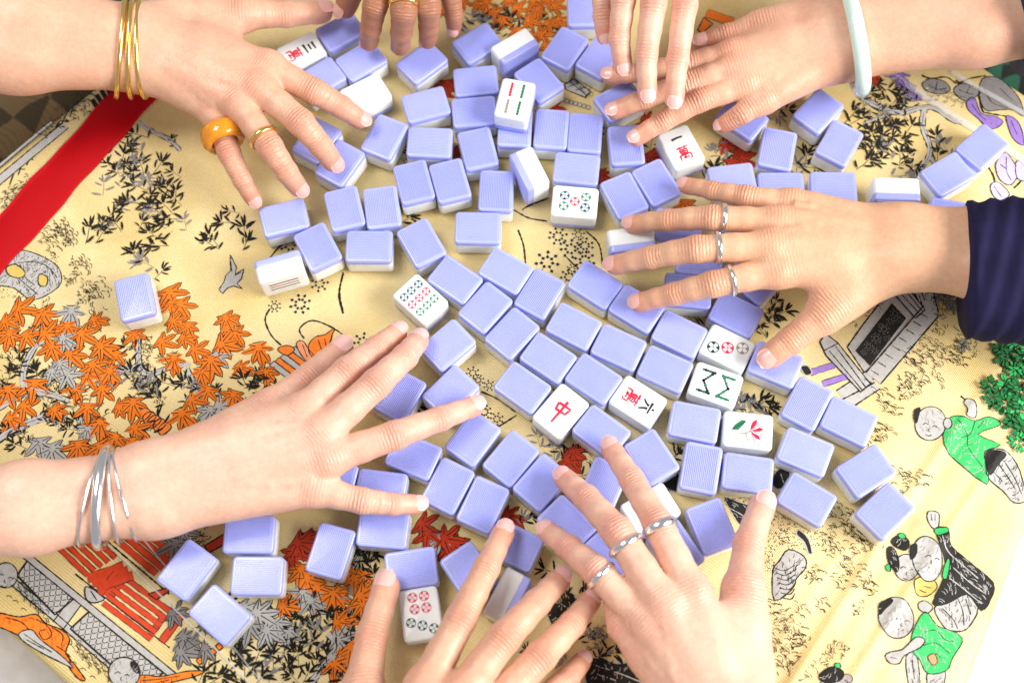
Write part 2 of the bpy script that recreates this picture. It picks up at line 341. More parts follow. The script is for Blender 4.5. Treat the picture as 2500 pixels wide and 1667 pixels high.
def bamboo(F, x0, y0, x1, y1, k, w_=1.1):
    N = 4
    if w_ > 2.2:   # beaded chain of the eight-bamboo face
        F.stroke([(x0, y0), ((x0 + x1) / 2, (y0 + y1) / 2), (x1, y1)], .9, k)
        for i in range(6): F.disc(x0 + (x1 - x0) * i / 5, y0 + (y1 - y0) * i / 5, 1.25 if i % 2 else 1.0, k if i % 3 else 'g', .02 + .002 * i, 8)
        return
    for i in range(N):
        a, b = i / N, (i + .9) / N
        F.stroke([(x0 + (x1 - x0) * a, y0 + (y1 - y0) * a), (x0 + (x1 - x0) * (a + b) / 2, y0 + (y1 - y0) * (a + b) / 2), (x0 + (x1 - x0) * b, y0 + (y1 - y0) * b)], w_ * .7, k, 0, w_ * .7)
        F.disc(x0 + (x1 - x0) * a, y0 + (y1 - y0) * a, w_ * .62, k, .02, 8)
    F.disc(x1, y1, w_ * .62, k, .02, 8)
def face(root, kind):
    zt = TH + .00004
    def put(F, nm): F.build(nm, root, z=zt)
    if kind == 'dot5':
        for x, y, d, lt in ((-8, 4.4, 'k', 'bl'), (8, 4.4, 'g', 'pg'), (0, 0, 'r', 'pr'), (-8, -4.4, 'g', 'pg'), (8, -4.4, 'k', 'bl')): put(wheel(x, y, 3.7, d, lt), 'dot')
    elif kind == 'dot9':
        for x, d, lt in ((-9.2, 'k', 'bl'), (-.9, 'r', 'pr'), (7.4, 'g', 'pg')):
            for y in (-7.2, 0, 7.2): put(wheel(x, y, 3.15, d, lt, .785), 'dot')
    elif kind == 'dot7':
        for x, y in ((-11.4, -3.9), (-11.4, 3.9), (-3.6, -3.4), (-3.6, 4.4)): put(wheel(x, y, 3.4, 'r', 'pr', .5), 'dot')
        for x, y in ((4.8, -6.9), (7.6, .4), (10.6, 7.6)): put(wheel(x, y, 3.3, 'k', 'pg', .4), 'dot')
    elif kind == 'dot3':
        for x, y, d, lt in ((-9.2, -4.4, 'k', 'pg'), (0, 0, 'r', 'pr'), (9.6, 4.6, 'gr', 'w')): put(wheel(x, y, 4.5, d, lt, .35), 'dot')
    elif kind == 'dot1':
        F = Flat(); F.ring(0, 0, 7.4, 8.3, 'br', 0); F.ring(0, 0, 6.0, 6.6, 'br', 0)
        put(F, 'dot_rim'); F = Flat()
        for q in range(8):
            a = q * math.pi / 4; F.disc(3.9 * math.cos(a), 3.9 * math.sin(a), 1.7, 'br', 0, 12, 1.1, a); F.ring(3.9 * math.cos(a), 3.9 * math.sin(a), .45, .9, 'w', .03, 10)
        F.disc(0, 0, 1.9, 'r', .01); F.ring(0, 0, .8, 1.2, 'w', .04, 12); put(F, 'dot_rosette')
    elif kind in ('wan1', 'wan6', 'wan3'):
        put(glyph(WAN, -5.6, 0, 12, 'r', 1.5), 'red_character')
        put(glyph({'wan1': ONE, 'wan6': SIX, 'wan3': THREE}[kind], 8.2 if kind == 'wan1' else 7.6, 0, 10.5, 'k', 2.2 if kind == 'wan1' else 1.9), 'black_numeral')
    elif kind == 'zhong': put(glyph(ZHONG, .5, 0, 15.5, 'r', 2.3), 'red_character')
    elif kind == 'bam8':
        for sx in (-1, 1):
            F = Flat()
            for a in ((-1, -8.2, -1, -8.2), ): pass
            for y0, y1, xa, xb in ((-8, -8, 3, 11.5), (8, 8, 3, 11.5), (-8, 0, 3.2, 9), (8, 0, 3.2, 9)):
                bamboo(F, sx * xb if y0 == y1 else sx * xa, y0 if y0 != y1 else y0, sx * xa if y0 == y1 else sx * xb, y1, 'k' if sx < 0 else 'g', 2.5)
            put(F, 'bamboo_sticks')
    elif kind == 'bam4':
        for x in (-7.5, 7.5):
            for y, k in ((-4.5, 'g'), (4.5, 'gr' if x < 0 else 'r')):
                F = Flat(); bamboo(F, x - 5, y, x + 5, y, k, 2.0); put(F, 'bamboo_stick')
    elif kind == 'flower':
        for q, a in enumerate((-1.15, -.7, -.25, .2, .65, 1.1)):
            F = Flat(); c, sn = math.cos(a), math.sin(a)
            F.poly([(1.5 + r * c - t * sn, r * sn + t * c) for r, t in ((0, 0), (3, 1.3), (6.5, 1.7), (9.6, 0), (6.5, -1.5), (3, -1.1))], 'r' if q % 2 else 'pr', .01 * q); F.stroke([(1.5 + 2 * c, 2 * sn), (1.5 + 8.6 * c, 8.6 * sn)], .35, 'r', .07); put(F, 'petal')
        F = Flat(); F.poly([(-12, -1), (-9, 3.5), (-4.5, 7.2), (-1.5, 6.5), (-4, 2.8), (-7, -.6)], 'g', 0); F.stroke([(-12, -1), (-7, 2.6), (-2, 6.3)], .5, 'k', .03); F.poly([(-10, -2), (-12.5, 1), (-14, 5.5), (-11.5, 2.5)], 'pg', .01); put(F, 'leaf')
        F = Flat(); F.stroke([(2, 0), (-1.5, -2.6), (.5, -8.6)], 1.2, 'gr', 0, .5); F.stroke([(-1, -2), (-5, -3), (-8, -2)], .9, 'gr', .02, .4); put(F, 'stem')
RX180 = Matrix.Rotation(math.pi, 4, 'X')
TILES = [
(-18.60,246.04,32.5,'b',0,'lilac tile back, tilted, left of the white tile standing on edge near the top'),
(10.86,237.66,31.9,'s-',0,'white tile standing on its long edge near the top, lilac back facing down'),
(-20.57,211.32,4.1,'b',0,'lilac tile back, upper of two level ones left of the topmost white tile'),
(-22.53,183.73,3.2,'b',0,'lilac tile back, lower of two level ones left of the topmost white tile'),
(28.86,209.67,-55.6,'b',0,'lilac tile back slanting under the tile on edge, right of the tile lying on top'),
(9.07,181.06,-104.3,'f:bam4:-1',1,'white bamboo tile lying on top of other tiles in the upper heap'),
(8.46,168.50,-95.1,'b',0,'lilac upright tile back below the tile lying on top, leftmost of three side by side'),
(36.48,165.87,-97.1,'b',0,'lilac upright tile back, middle one of three side by side above the five-dot tile'),
(62.34,161.21,-97.2,'b',0,'lilac upright tile back, rightmost of three side by side above the five-dot tile'),
(-60.04,191.66,14.3,'b',0,'lilac tile back tilted up to the right, just right of the blank white tile'),
(-57.41,158.15,-5.1,'b',0,'lilac level tile back above the two slanted tiles left of centre top'),
(-20.48,151.06,-78.6,'b',0,'lilac slanted tile back left of the lone white tile on edge beside the five-dot tile'),
(-69.81,124.35,-76.9,'b',0,'lilac slanted tile back with white lower side, left one of a leaning pair'),
(-42.35,124.35,-76.9,'b',0,'lilac slanted tile back with white lower side, right one of a leaning pair'),
(-7.66,114.35,-94.6,'b',0,'lilac upright tile back between the leaning pair and the white tile on edge'),
(17.87,128.93,-68.0,'s-',0,'white tile on its long edge beside the five-dot tile, lilac back facing left'),
(53.99,130.71,-8.9,'b',0,'lilac level tile back directly above the five-dot tile'),
(51.16,102.48,-7.9,'f:dot5:x',0,'white tile with five wheel dots, face up, near the upper centre'),
(-22.17,84.05,-3.5,'b',0,'lilac level tile back alone on gold cloth below left of the five-dot tile'),
(88.63,106.31,-67.6,'b',0,'lilac slanted tile back right of the five-dot tile, left one of a pair'),
(113.73,116.39,-64.7,'b',0,'lilac slanted tile back right of the five-dot tile, right one of a pair'),
(134.79,145.49,-69.3,'f:wan1:-1',0,'white tile with one black bar over a red character under a fingertip'),
(92.97,149.23,-87.9,'b',0,'lilac upright tile back left of the tile with one black bar'),
(90.66,188.91,29.6,'b',0,'lilac tile back under the fingertips that reach in from the top'),
(50.67,238.24,-123.6,'b',0,'lilac slanted tile back near the top, left one of a pair with white lower sides'),
(77.55,228.84,54.9,'b',0,'lilac slanted tile back near the top, right one of a pair with white lower sides'),
(67.56,275.20,-91.3,'b',0,'lilac tile back cut by the top edge above a slanted pair'),
(-62.82,230.48,39.3,'b',0,'lilac slanted tile back left of the two level tiles, under the brown hand'),
(-107.27,203.56,28.3,'f:blank:x',0,'blank white tile face up right of the hand with gold bangles'),
(-110.84,234.14,33.5,'b',0,'lilac slanted tile back above the blank white tile'),
(-142.86,219.37,33.6,'b',0,'lilac slanted tile back left of the blank white tile, by the index finger'),
(-158.68,244.23,28.9,'f:wan3:1',0,'white tile with red and black characters beside the thumb of the gold-bangle hand'),
(-127.40,262.08,30.6,'b',0,"lilac tile back up at the brown hand's fingertips"),
(-92.21,164.34,-115.9,'b',0,'lilac slanted tile back left of the level tile, second below the blank white tile'),
(-126.38,143.23,-122.9,'b',0,'lilac slanted tile back between the gold-bangle hand and the upper heap'),
(-144.59,163.63,-122.3,'b',0,'lilac tile back below the index finger of the gold-bangle hand'),
(-122.16,104.28,-77.2,'b',0,"lilac upright tile back, left one of two side by side at the heap's left end"),
(-93.95,104.16,-83.4,'b',0,"lilac upright tile back, right one of two side by side at the heap's left end"),
(-64.55,73.66,-63.2,'b',0,'lilac slanted tile back at the upper end of the curving row, above the nine-dot tile'),
(-103.45,72.20,-2.4,'b',0,'lilac level tile back with white lower side left of the curving row'),
(-141.67,73.39,-63.8,'b',0,'lilac slanted tile back touching the white tile on edge at far left of the heap'),
(-168.44,55.24,15.1,'s+',0,"white tile on its long edge at the heap's far left, striped face toward the viewer"),
(-167.54,98.61,13.4,'b',0,'lilac tile back near the ring finger of the gold-bangle hand'),
(183.83,169.06,139.4,'b',0,'lilac tile back poking out from under the jade-bangle hand, right of the one-bar tile'),
(207.99,140.92,-105.4,'b',0,'lilac upright tile back right of the one-bar tile'),
(243.19,172.86,45.8,'b',0,'lilac slanted tile back below the jade bangle'),
(255.73,144.04,-123.9,'b',0,'lilac slanted tile back with white lower end right of the jade-bangle hand'),
(363.31,136.17,39.6,'b',0,'lilac slanted tile back farthest right, among lilac and grey flowers'),
(333.61,114.07,28.8,'b',0,'lilac tile back just below the farthest-right slanted tile'),
(332.06,79.13,-12.8,'b',0,'lilac tile back tucked between navy sleeve and the lilac flowers'),
(171.03,116.12,5.2,'b',0,'lilac tile back just above the little finger of the ringed navy-sleeve hand'),
(207.13,107.93,-2.4,'b',0,'lilac level tile back, first right of the little fingertip above the navy-sleeve hand'),
(246.28,106.68,-3.7,'b',0,'lilac level tile back, second right of the little fingertip above the navy-sleeve hand'),
(291.03,99.73,-4.4,'s-',0,"white tile standing on edge above the navy-sleeve hand's wrist"),
(90.74,66.94,5.4,'s-',0,'white tile standing on edge between two fingers of the navy-sleeve hand'),
(127.36,80.50,-6.6,'b',0,'lilac tile back under the ring finger of the navy-sleeve hand'),
(-40.01,42.70,-38.1,'b',0,'lilac tile back directly right of the nine-dot tile'),
(-65.70,28.34,-46.0,'f:dot9:x',0,'white tile with nine wheel dots in three colours at the centre left'),
(-18.39,19.89,48.2,'b',0,'lilac tile back, second along the row running down right of the nine-dot tile'),
(-2.62,48.33,-33.7,'b',0,'lilac tile back at the top of the central rows, left of the black blossom sprigs'),
(0.29,-1.04,47.0,'b',0,'lilac tile back, third along the row running down right of the nine-dot tile'),
(21.65,29.14,-122.5,'b',0,'lilac tile back just below the black blossom sprigs'),
(25.44,-20.64,-37.1,'b',0,'lilac tile back directly above the red character tile'),
(44.98,2.70,-31.2,'b',0,'lilac tile back, first of three stepping down right through the centre'),
(76.30,-14.85,-28.4,'b',0,'lilac tile back, second of three stepping down right through the centre'),
(108.20,-32.44,-28.0,'b',0,'lilac tile back, third of three stepping down, touching the eight-bamboo tile'),
(6.20,-42.21,-38.6,'b',0,'lilac tile back directly left of the red character tile'),
(56.98,-37.72,-37.2,'b',0,'lilac tile back between the red character tile and the six-character tile'),
(32.41,-60.68,47.9,'f:zhong:1',0,'white tile with one red centre character, lower centre'),
(87.24,-55.68,-36.5,'f:wan6:1',0,'white tile with red character and black six, right of the red centre character'),
(62.38,34.48,-37.2,'b',0,'lilac tile back left of the index fingertip of the navy-sleeve hand'),
(91.25,14.54,-36.0,'b',0,'lilac tile back under the index fingertip of the navy-sleeve hand'),
(120.61,-6.34,-30.2,'b',0,'lilac tile back left of the three-dot tile'),
(-46.39,-8.11,40.3,'b',0,'lilac tile back below the nine-dot tile, beside two fingertips'),
(-44.79,-43.59,43.6,'b',0,'lilac tile back above the ring fingertip of the silver-bangle hand'),
(-80.89,-44.82,59.1,'b',0,'lilac tile back between middle and ring fingers of the silver-bangle hand'),
(-29.75,-78.18,52.4,'b',0,'lilac tile back right below the ring fingertip of the silver-bangle hand'),
(-3.70,-93.45,48.9,'b',0,'lilac tile back, upper one of a pair below left of the red centre character'),
(16.64,-111.16,47.1,'b',0,'lilac tile back, lower one of a pair below left of the red centre character'),
(-71.54,-88.90,-24.9,'b',0,'lilac tile back between ring and little fingers of the silver-bangle hand'),
(-47.82,-111.29,-119.0,'b',0,'lilac tile back right of the little fingertip of the silver-bangle hand, upper of two'),
(-24.07,-125.24,-117.1,'b',0,'lilac tile back above the raised index finger of the bottom hand'),
(-3.80,-153.95,-27.1,'b',0,'lilac tile back under the index fingertip of the bottom ringless hand'),
(-34.94,-170.51,-58.2,'b',0,'lilac tile back left of the index finger of the bottom ringless hand'),
(-73.40,-166.98,6.3,'b',0,'lilac tile back directly above the seven-dot tile'),
(-67.35,-197.15,-83.0,'f:dot7:1',0,'white tile with four red and three dark dots beside a thumb'),
(-9.23,-188.30,-119.5,'s+',0,'white tile on edge between two fingers of the bottom ringless hand'),
(32.41,-140.74,-47.8,'b',0,'lilac tile back under the ring finger of the silver-ringed hand'),
(60.69,-162.99,-50.7,'b',0,'lilac tile back between two ringed fingers of the bottom right hand'),
(59.09,-114.51,-116.4,'b',0,'lilac tile back between index and middle fingertips of the silver-ringed hand'),
(60.14,-76.79,-40.1,'b',0,'lilac tile back just below right of the red centre character'),
(93.70,-96.39,-60.6,'b',0,'lilac tile back right of the index fingertip of the silver-ringed hand'),
(90.18,-133.13,27.6,'f:dot1:x',0,'white tile with one big brown ring dot under an index finger'),
(104.95,-160.47,-59.8,'b',0,'lilac tile back under the silver-ringed hand, below the one-dot tile'),
(153.85,-18.45,-30.2,'f:dot3:x',0,'white tile with three dots in a line below the navy-sleeve hand'),
(142.80,-45.79,-22.9,'f:bam8:x',0,'white tile with dark green eight-bamboo zigzag'),
(125.55,-72.28,-14.1,'b',0,'lilac tile back below the eight-bamboo tile, left of the flower tile'),
(162.06,-79.96,-8.6,'f:flower:1',0,'white tile with a red blossom and green leaf'),
(127.07,-105.33,-104.0,'b',0,'lilac upright tile back below the flower tile, left of the level one'),
(158.87,-110.29,-10.9,'b',0,'lilac level tile back directly below the flower tile'),
(200.38,-96.77,-26.4,'b',0,'lilac tile back directly right of the flower tile'),
(186.83,-32.19,-26.4,'b',0,'lilac tile back right of the three-dot tile by the thumb'),
(205.67,-61.81,-122.2,'b',0,'lilac tile back, left one of two right of the eight-bamboo tile'),
(233.29,-76.05,-30.1,'b',0,'lilac tile back, right one of two right of the eight-bamboo tile'),
(240.33,-111.90,29.3,'b',0,"lilac tile back, upper of the two rightmost at the heap's lower right end"),
(249.21,-140.21,-140.6,'b',0,'lilac tile back, lower of the two rightmost, white side toward lower left'),
(197.13,-130.11,-34.8,'b',0,'lilac tile back right of the thumb of the silver-ringed hand'),
(130.86,-146.11,-72.2,'b',0,'lilac tile back between index finger and thumb of the silver-ringed hand'),
(162.61,7.28,-31.5,'b',0,'lilac tile back above the three-dot tile, under the navy-sleeve hand'),
(177.14,33.80,-46.3,'b',0,'lilac tile back under the palm of the navy-sleeve hand'),
(129.58,27.12,-8.6,'b',0,'lilac tile back under the index finger of the navy-sleeve hand'),
(140.29,52.02,-8.7,'b',0,'lilac tile back under the middle finger of the navy-sleeve hand'),
(-224.66,-161.82,-126.5,'b',0,'lilac tile back nearest the red railing, leftmost of the lower left four'),
(-176.99,-167.69,-2.6,'b',0,'lilac level tile back, lower of two level ones at lower left'),
(-201.14,-192.45,-41.0,'b',0,'lilac slanted tile back, lowest of the lower left four'),
(-183.58,-139.62,-2.2,'b',0,'lilac level tile back half under the silver-bangle hand at lower left'),
(-127.81,-152.98,-107.4,'b',0,'lilac upright tile back between the lower left four and the bottom thumb'),
(-92.44,-139.18,-6.8,'b',0,'lilac tile back under the little finger of the silver-bangle hand'),
(-128.79,-103.66,-13.6,'b',0,'lilac tile back between the ring finger and palm of the silver-bangle hand'),
(-94.05,-111.77,-9.7,'b',0,'lilac tile back just above the little fingertip of the silver-bangle hand'),
(-274.84,38.41,-75.8,'b',0,'single lilac tile back alone on the cloth at far left'),
]
for x, y, ang, kind, lev, label in TILES:
    flip = kind.startswith('f') and kind.endswith('-1')
    root = empty('mahjong_tile', (x / 1000, y / 1000, Z0 + lev * (TH + .0006)), math.radians(ang) + (math.pi if flip else 0))
    tag(root, label, 'mahjong tile', 'mahjong tiles being shuffled on the cloth')
    bo, ba = obj('white_body', BODY, root), obj('lilac_back', BACK, root)
    if kind[0] == 'f':
        mx = Matrix.Translation((0, 0, TH)) @ RX180; face(root, kind.split(':')[1])
    elif kind[0] == 's':
        sg = -1 if kind[1] == '+' else 1
        mx = Matrix.Translation((0, sg * TH / 2, TW / 2)) @ Matrix.Rotation(sg * math.pi / 2, 4, 'X')
        if 'striped face' in label:
            F = Flat()
            for q, k in ((-3, 'g'), (1, 'r'), (5, 'k')): F.stroke([(-11, q), (0, q + .2), (11, q)], 1.3, k)
            g_ = F.build('bamboo_print', root); g_.matrix_local = Matrix.Translation((0, -TH / 2 - .0001, TW / 2)) @ Matrix.Rotation(math.pi / 2, 4, 'X')
    else: mx = Matrix.Identity(4)
    bo.matrix_local = mx; ba.matrix_local = mx

# ------------------------------------------------------------------ hands (signed-distance body, meshed as one surface)
def skin(name, base, pinkc, rough=.42):
    mm = mat(name, base, rough, Subsurface_Weight=0.22, Subsurface_Radius=(.006, .0025, .0015), Specular_IOR_Level=.45)
    mm.node_tree.nodes['Principled BSDF'].inputs['Subsurface Scale'].default_value = 1.0
    n, l, b = nodes(mm); tc = n.new('ShaderNodeTexCoord')
    pk = n.new('ShaderNodeAttribute'); pk.attribute_name = 'pink'; wr = n.new('ShaderNodeAttribute'); wr.attribute_name = 'wrinkle'; ax = n.new('ShaderNodeAttribute'); ax.attribute_name = 'axial'
    nz = n.new('ShaderNodeTexNoise'); nz.inputs['Scale'].default_value = 45; nz.inputs['Detail'].default_value = 5; l.new(tc.outputs['Object'], nz.inputs['Vector'])
    ma = n.new('ShaderNodeMath'); ma.operation = 'MULTIPLY_ADD'; ma.inputs[1].default_value = .9; l.new(nz.outputs[0], ma.inputs[0])
    sb = n.new('ShaderNodeMath'); sb.operation = 'SUBTRACT'; sb.inputs[1].default_value = .34; l.new(pk.outputs['Fac'], sb.inputs[0]); l.new(sb.outputs[0], ma.inputs[2]); ma.use_clamp = True
    mx = n.new('ShaderNodeMix'); mx.data_type = 'RGBA'; mx.inputs[6].default_value = (*base, 1); mx.inputs[7].default_value = (*pinkc, 1)
    l.new(ma.outputs[0], mx.inputs[0])
    n2 = n.new('ShaderNodeTexNoise'); n2.inputs['Scale'].default_value = 260; n2.inputs['Detail'].default_value = 3; l.new(tc.outputs['Object'], n2.inputs['Vector'])
    mr = n.new('ShaderNodeMapRange'); mr.inputs[1].default_value = .3; mr.inputs[2].default_value = .7; mr.inputs[3].default_value = .93; mr.inputs[4].default_value = 1.05; l.new(n2.outputs[0], mr.inputs[0])
    sc2 = n.new('ShaderNodeVectorMath'); sc2.operation = 'SCALE'; l.new(mx.outputs[2], sc2.inputs[0]); l.new(mr.outputs[0], sc2.inputs['Scale']); l.new(sc2.outputs[0], b.inputs['Base Color'])
    # knuckle creases: sine along the finger, only where 'wrinkle' is high; plus fine pores
    m1 = n.new('ShaderNodeMath'); m1.operation = 'MULTIPLY_ADD'; m1.inputs[1].default_value = 2.6; l.new(ax.outputs['Fac'], m1.inputs[0])
    n3 = n.new('ShaderNodeTexNoise'); n3.inputs['Scale'].default_value = 300; l.new(tc.outputs['Object'], n3.inputs['Vector'])
    m0 = n.new('ShaderNodeMath'); m0.operation = 'MULTIPLY'; m0.inputs[1].default_value = 5; l.new(n3.outputs[0], m0.inputs[0]); l.new(m0.outputs[0], m1.inputs[2])
    si = n.new('ShaderNodeMath'); si.operation = 'SINE'; l.new(m1.outputs[0], si.inputs[0])
    ml = n.new('ShaderNodeMath'); ml.operation = 'MULTIPLY'; l.new(si.outputs[0], ml.inputs[0]); l.new(wr.outputs['Fac'], ml.inputs[1])
    vo = n.new('ShaderNodeTexVoronoi'); vo.inputs['Scale'].default_value = 620; l.new(tc.outputs['Object'], vo.inputs['Vector'])
    a2 = n.new('ShaderNodeMath'); a2.operation = 'MULTIPLY_ADD'; a2.inputs[1].default_value = .28; l.new(vo.outputs['Distance'], a2.inputs[0]); l.new(ml.outputs[0], a2.inputs[2])
    bp = n.new('ShaderNodeBump'); bp.inputs['Strength'].default_value = .6; bp.inputs['Distance'].default_value = .0007; l.new(a2.outputs[0], bp.inputs['Height']); l.new(bp.outputs[0], b.inputs['Normal'])
    return mm
def sm(a, b, k):
    h = np.clip(.5 + .5 * (b - a) / k, 0, 1); return b + (a - b) * h - k * h * (1 - h)
class SDF:
    def __init__(s, lo, hi, h):
        s.lo, s.h = np.array(lo), h; s.n = np.ceil((np.array(hi) - s.lo) / h).astype(int) + 1
        s.ax = [s.lo[i] + np.arange(s.n[i]) * h for i in range(3)]
    def new(s): return np.full(tuple(s.n), .03, np.float32)
    def cone(s, D, a, b, ra, rb, k):
        a, b = np.array(a), np.array(b); mg = max(ra, rb) + .016
        l0 = np.clip(((np.minimum(a, b) - mg - s.lo) / s.h).astype(int), 0, s.n - 1); h0 = np.clip(((np.maximum(a, b) + mg - s.lo) / s.h).astype(int) + 1, 1, s.n)
        if (h0 <= l0).any(): return
        sl = tuple(slice(l0[i], h0[i]) for i in range(3))
        X, Y, Z = (s.ax[0][sl[0]][:, None, None].astype(np.float32), s.ax[1][sl[1]][None, :, None].astype(np.float32), s.ax[2][sl[2]][None, None, :].astype(np.float32))
        d = b - a; L2 = max(float(d @ d), 1e-9)
        t = np.clip(((X - a[0]) * d[0] + (Y - a[1]) * d[1] + (Z - a[2]) * d[2]) / L2, 0, 1)
        q = np.sqrt((X - a[0] - t * d[0]) ** 2 + (Y - a[1] - t * d[1]) ** 2 + (Z - a[2] - t * d[2]) ** 2) - (ra + t * (rb - ra))
        D[sl] = sm(D[sl], q.astype(np.float32), k)
    def nets(s, D):
        ins = D < 0; n = s.n
        c = np.zeros(tuple(n - 1), np.int8)
        for i in (0, 1):
            for j in (0, 1):
                for k in (0, 1): c += ins[i:n[0] - 1 + i, j:n[1] - 1 + j, k:n[2] - 1 + k]
        act = np.argwhere((c > 0) & (c < 8)); idm = np.full(tuple(n - 1), -1, np.int64); idm[tuple(act.T)] = np.arange(len(act))
        pos = np.zeros((len(act), 3)); cnt = np.zeros(len(act))
        cor = [(i, j, k) for i in (0, 1) for j in (0, 1) for k in (0, 1)]
        for a in cor:
            for x in range(3):
                if a[x]: continue
                b = list(a); b[x] = 1
                da = D[act[:, 0] + a[0], act[:, 1] + a[1], act[:, 2] + a[2]]; db = D[act[:, 0] + b[0], act[:, 1] + b[1], act[:, 2] + b[2]]
                k = (da < 0) != (db < 0); t = np.where(k, da / np.where(k, da - db, 1), 0)
                p = np.tile(np.array(a, float), (len(act), 1)); p[:, x] += t; pos[k] += p[k]; cnt[k] += 1
        V = s.lo + (act + pos / cnt[:, None]) * s.h
        Fs = []
        for x in range(3):
            y, z = (x + 1) % 3, (x + 2) % 3
            s0 = [slice(None)] * 3; s1 = [slice(None)] * 3; s0[x] = slice(0, -1); s1[x] = slice(1, None)
            A, B = ins[tuple(s0)], ins[tuple(s1)]
            e = np.argwhere(A != B); e = e[(e[:, y] > 0) & (e[:, z] > 0) & (e[:, y] < n[y] - 1) & (e[:, z] < n[z] - 1)]
            fl = A[tuple(e.T)]; q = []
            for dy, dz in ((-1, -1), (0, -1), (0, 0), (-1, 0)):
                g = e.copy(); g[:, y] += dy; g[:, z] += dz; q.append(idm[tuple(g.T)])
            q = np.stack(q, 1); q[~fl] = q[~fl][:, ::-1]; Fs.append(q)
        return V, np.concatenate(Fs)
def npv(p): return np.array((p[0], p[1], p[2]))
def PP(j): return npv(P(j[0], j[1], j[2] / 1000))
FR = {'thumb': (.0125, .0112, .0096, .0082), 'index': (.0108, .0092, .0080, .0066), 'middle': (.0110, .0095, .0082, .0068), 'ring': (.0106, .0090, .0078, .0064), 'little': (.0094, .0079, .0068, .0056)}
HAND_GROUP = 'hands shuffling the mahjong tiles'
def make_hand(label, wrist, elbow, fingers, skin_m, nail_m, fat=1.0, arm_r=(.0158, .022), vox=.0013):
    J = {k: [PP(j) for j in v] for k, v in fingers.items()}
    W, E = PP(wrist), PP(elbow)
    for k, v in J.items():   # traced tip is the outermost point: bring the sphere centre back
        d = v[3] - v[2]; L = np.linalg.norm(d); v[3] = v[3] - d / L * min(FR[k][3] * fat * .8, L * .45)
    palm = np.mean([J[k][0] for k in ('index', 'middle', 'ring', 'little')], 0); axis = palm - W; axis /= np.linalg.norm(axis)
    lat = J['index'][0] - J['little'][0]; lat -= axis * (lat @ axis); lat /= np.linalg.norm(lat)
    dor = np.cross(axis, lat); dor *= np.sign(dor[2])
    pts = np.array([p for v in J.values() for p in v] + [W])
    # forearm is kept only as far as needed beyond the frame
    lo = np.minimum(pts.min(0), np.minimum(W, E)) - .04; hi = np.maximum(pts.max(0), np.maximum(W, E)) + .04
    S = SDF(lo, hi, vox); Fg, Pm = S.new(), S.new()
    joints = []
    for k, v in J.items():
        r = [q * fat for q in FR[k]]; one = S.new()
        for i in range(3):
            mid = (v[i] + v[i + 1]) / 2 + (dor * .0004); rm = (r[i] + r[i + 1]) / 2 * .955
            S.cone(one, v[i], mid, r[i], rm, .0022); S.cone(one, mid, v[i + 1], rm, r[i + 1], .0022)
        # finger pad
        dd = v[3] - v[2]; dd /= np.linalg.norm(dd); up = np.array((0, 0, 1.)); up -= dd * (up @ dd); up /= np.linalg.norm(up)
        S.cone(one, v[3] - up * .0012 - dd * .004, v[3] - up * .0008, r[3] * .96, r[3] * .9, .003)
        Fg = sm(Fg, one, .0009)
        joints += [(v[1], v[2] - v[0], .9, r[1]), (v[2], v[3] - v[1], .6, r[2])]
        if k != 'thumb':
            off = {'index': .019, 'middle': .0065, 'ring': -.0065, 'little': -.018}[k] * fat
            a = W + lat * off * .72 - axis * .004
            S.cone(Pm, a, v[0], .0138 * fat, r[0] * 1.08, .011)
            S.cone(Pm, v[0] + dor * .0022, v[0] + dor * .0020 + axis * .002, r[0] * .86, r[0] * .82, .005)      # knuckle
            S.cone(Pm, a + dor * .0085 + axis * .02, v[0] + dor * .0062 - axis * .012, .0042, .0046, .007)       # tendon
            joints.append((v[0], v[1] - v[0], .35, r[0]))
    t = J['thumb']; rt = FR['thumb'][0] * fat
    S.cone(Pm, W + lat * .012 * fat, t[0], .0138 * fat, .0150 * fat, .012); S.cone(Pm, t[0], t[1], .0152 * fat, rt * 1.05, .012)
    S.cone(Pm, (t[0] + t[1]) / 2, J['index'][0] * .55 + W * .45, .0105 * fat, .0115 * fat, .014)
    S.cone(Pm, t[1] * .8 + t[0] * .2, J['index'][0] * .72 + W * .28, .0062 * fat, .0085 * fat, .012)
    for sx in (-1, 1):   # forearm: radius and ulna side by side
        a = W + lat * sx * .0112 * fat; bq = W * .45 + E * .55 + lat * sx * (.0062 + arm_r[1] * .3) * fat; c = E + lat * sx * arm_r[1] * .6 * fat
        S.cone(Pm, a, bq, arm_r[0] * fat, (arm_r[0] + arm_r[1]) / 2 * fat, .016); S.cone(Pm, bq, c, (arm_r[0] + arm_r[1]) / 2 * fat, arm_r[1] * fat, .016)
    S.cone(Pm, W - lat * .0145 * fat + dor * .010, W - lat * .0145 * fat + dor * .010 - axis * .006, .0085, .0085, .008)   # ulna head
    rv = random.Random(label)   # veins over the back of the hand and along the forearm
    for q in range(5):
        k0, k1 = [('index', 'middle'), ('middle', 'ring'), ('ring', 'little')][q % 3]; a0 = (J[k0][0] + J[k1][0]) / 2 - axis * .006; tgt = W + lat * rv.uniform(-.014, .012) * fat; prev = None
        for i in range(9):
            t_ = i / 8; c = a0 * (1 - t_) + tgt * t_ + lat * .0032 * math.sin(t_ * 7 + q * 2) + dor * ((.0092 + .002 * t_) * fat)
            if prev is not None: S.cone(Pm, prev, c, .0019, .0021, .0034)
            prev = c
    D = sm(Fg, Pm, .0065)
    V, Q = S.nets(D)
    me = bpy.data.meshes.new('hand'); me.from_pydata(V.tolist(), [], Q.tolist()); me.materials.append(skin_m)
    me.polygons.foreach_set('use_smooth', np.ones(len(Q), bool))
    pink = np.zeros(len(V)); wr = np.zeros(len(V)); axl = np.zeros(len(V)); bestw = np.zeros(len(V))
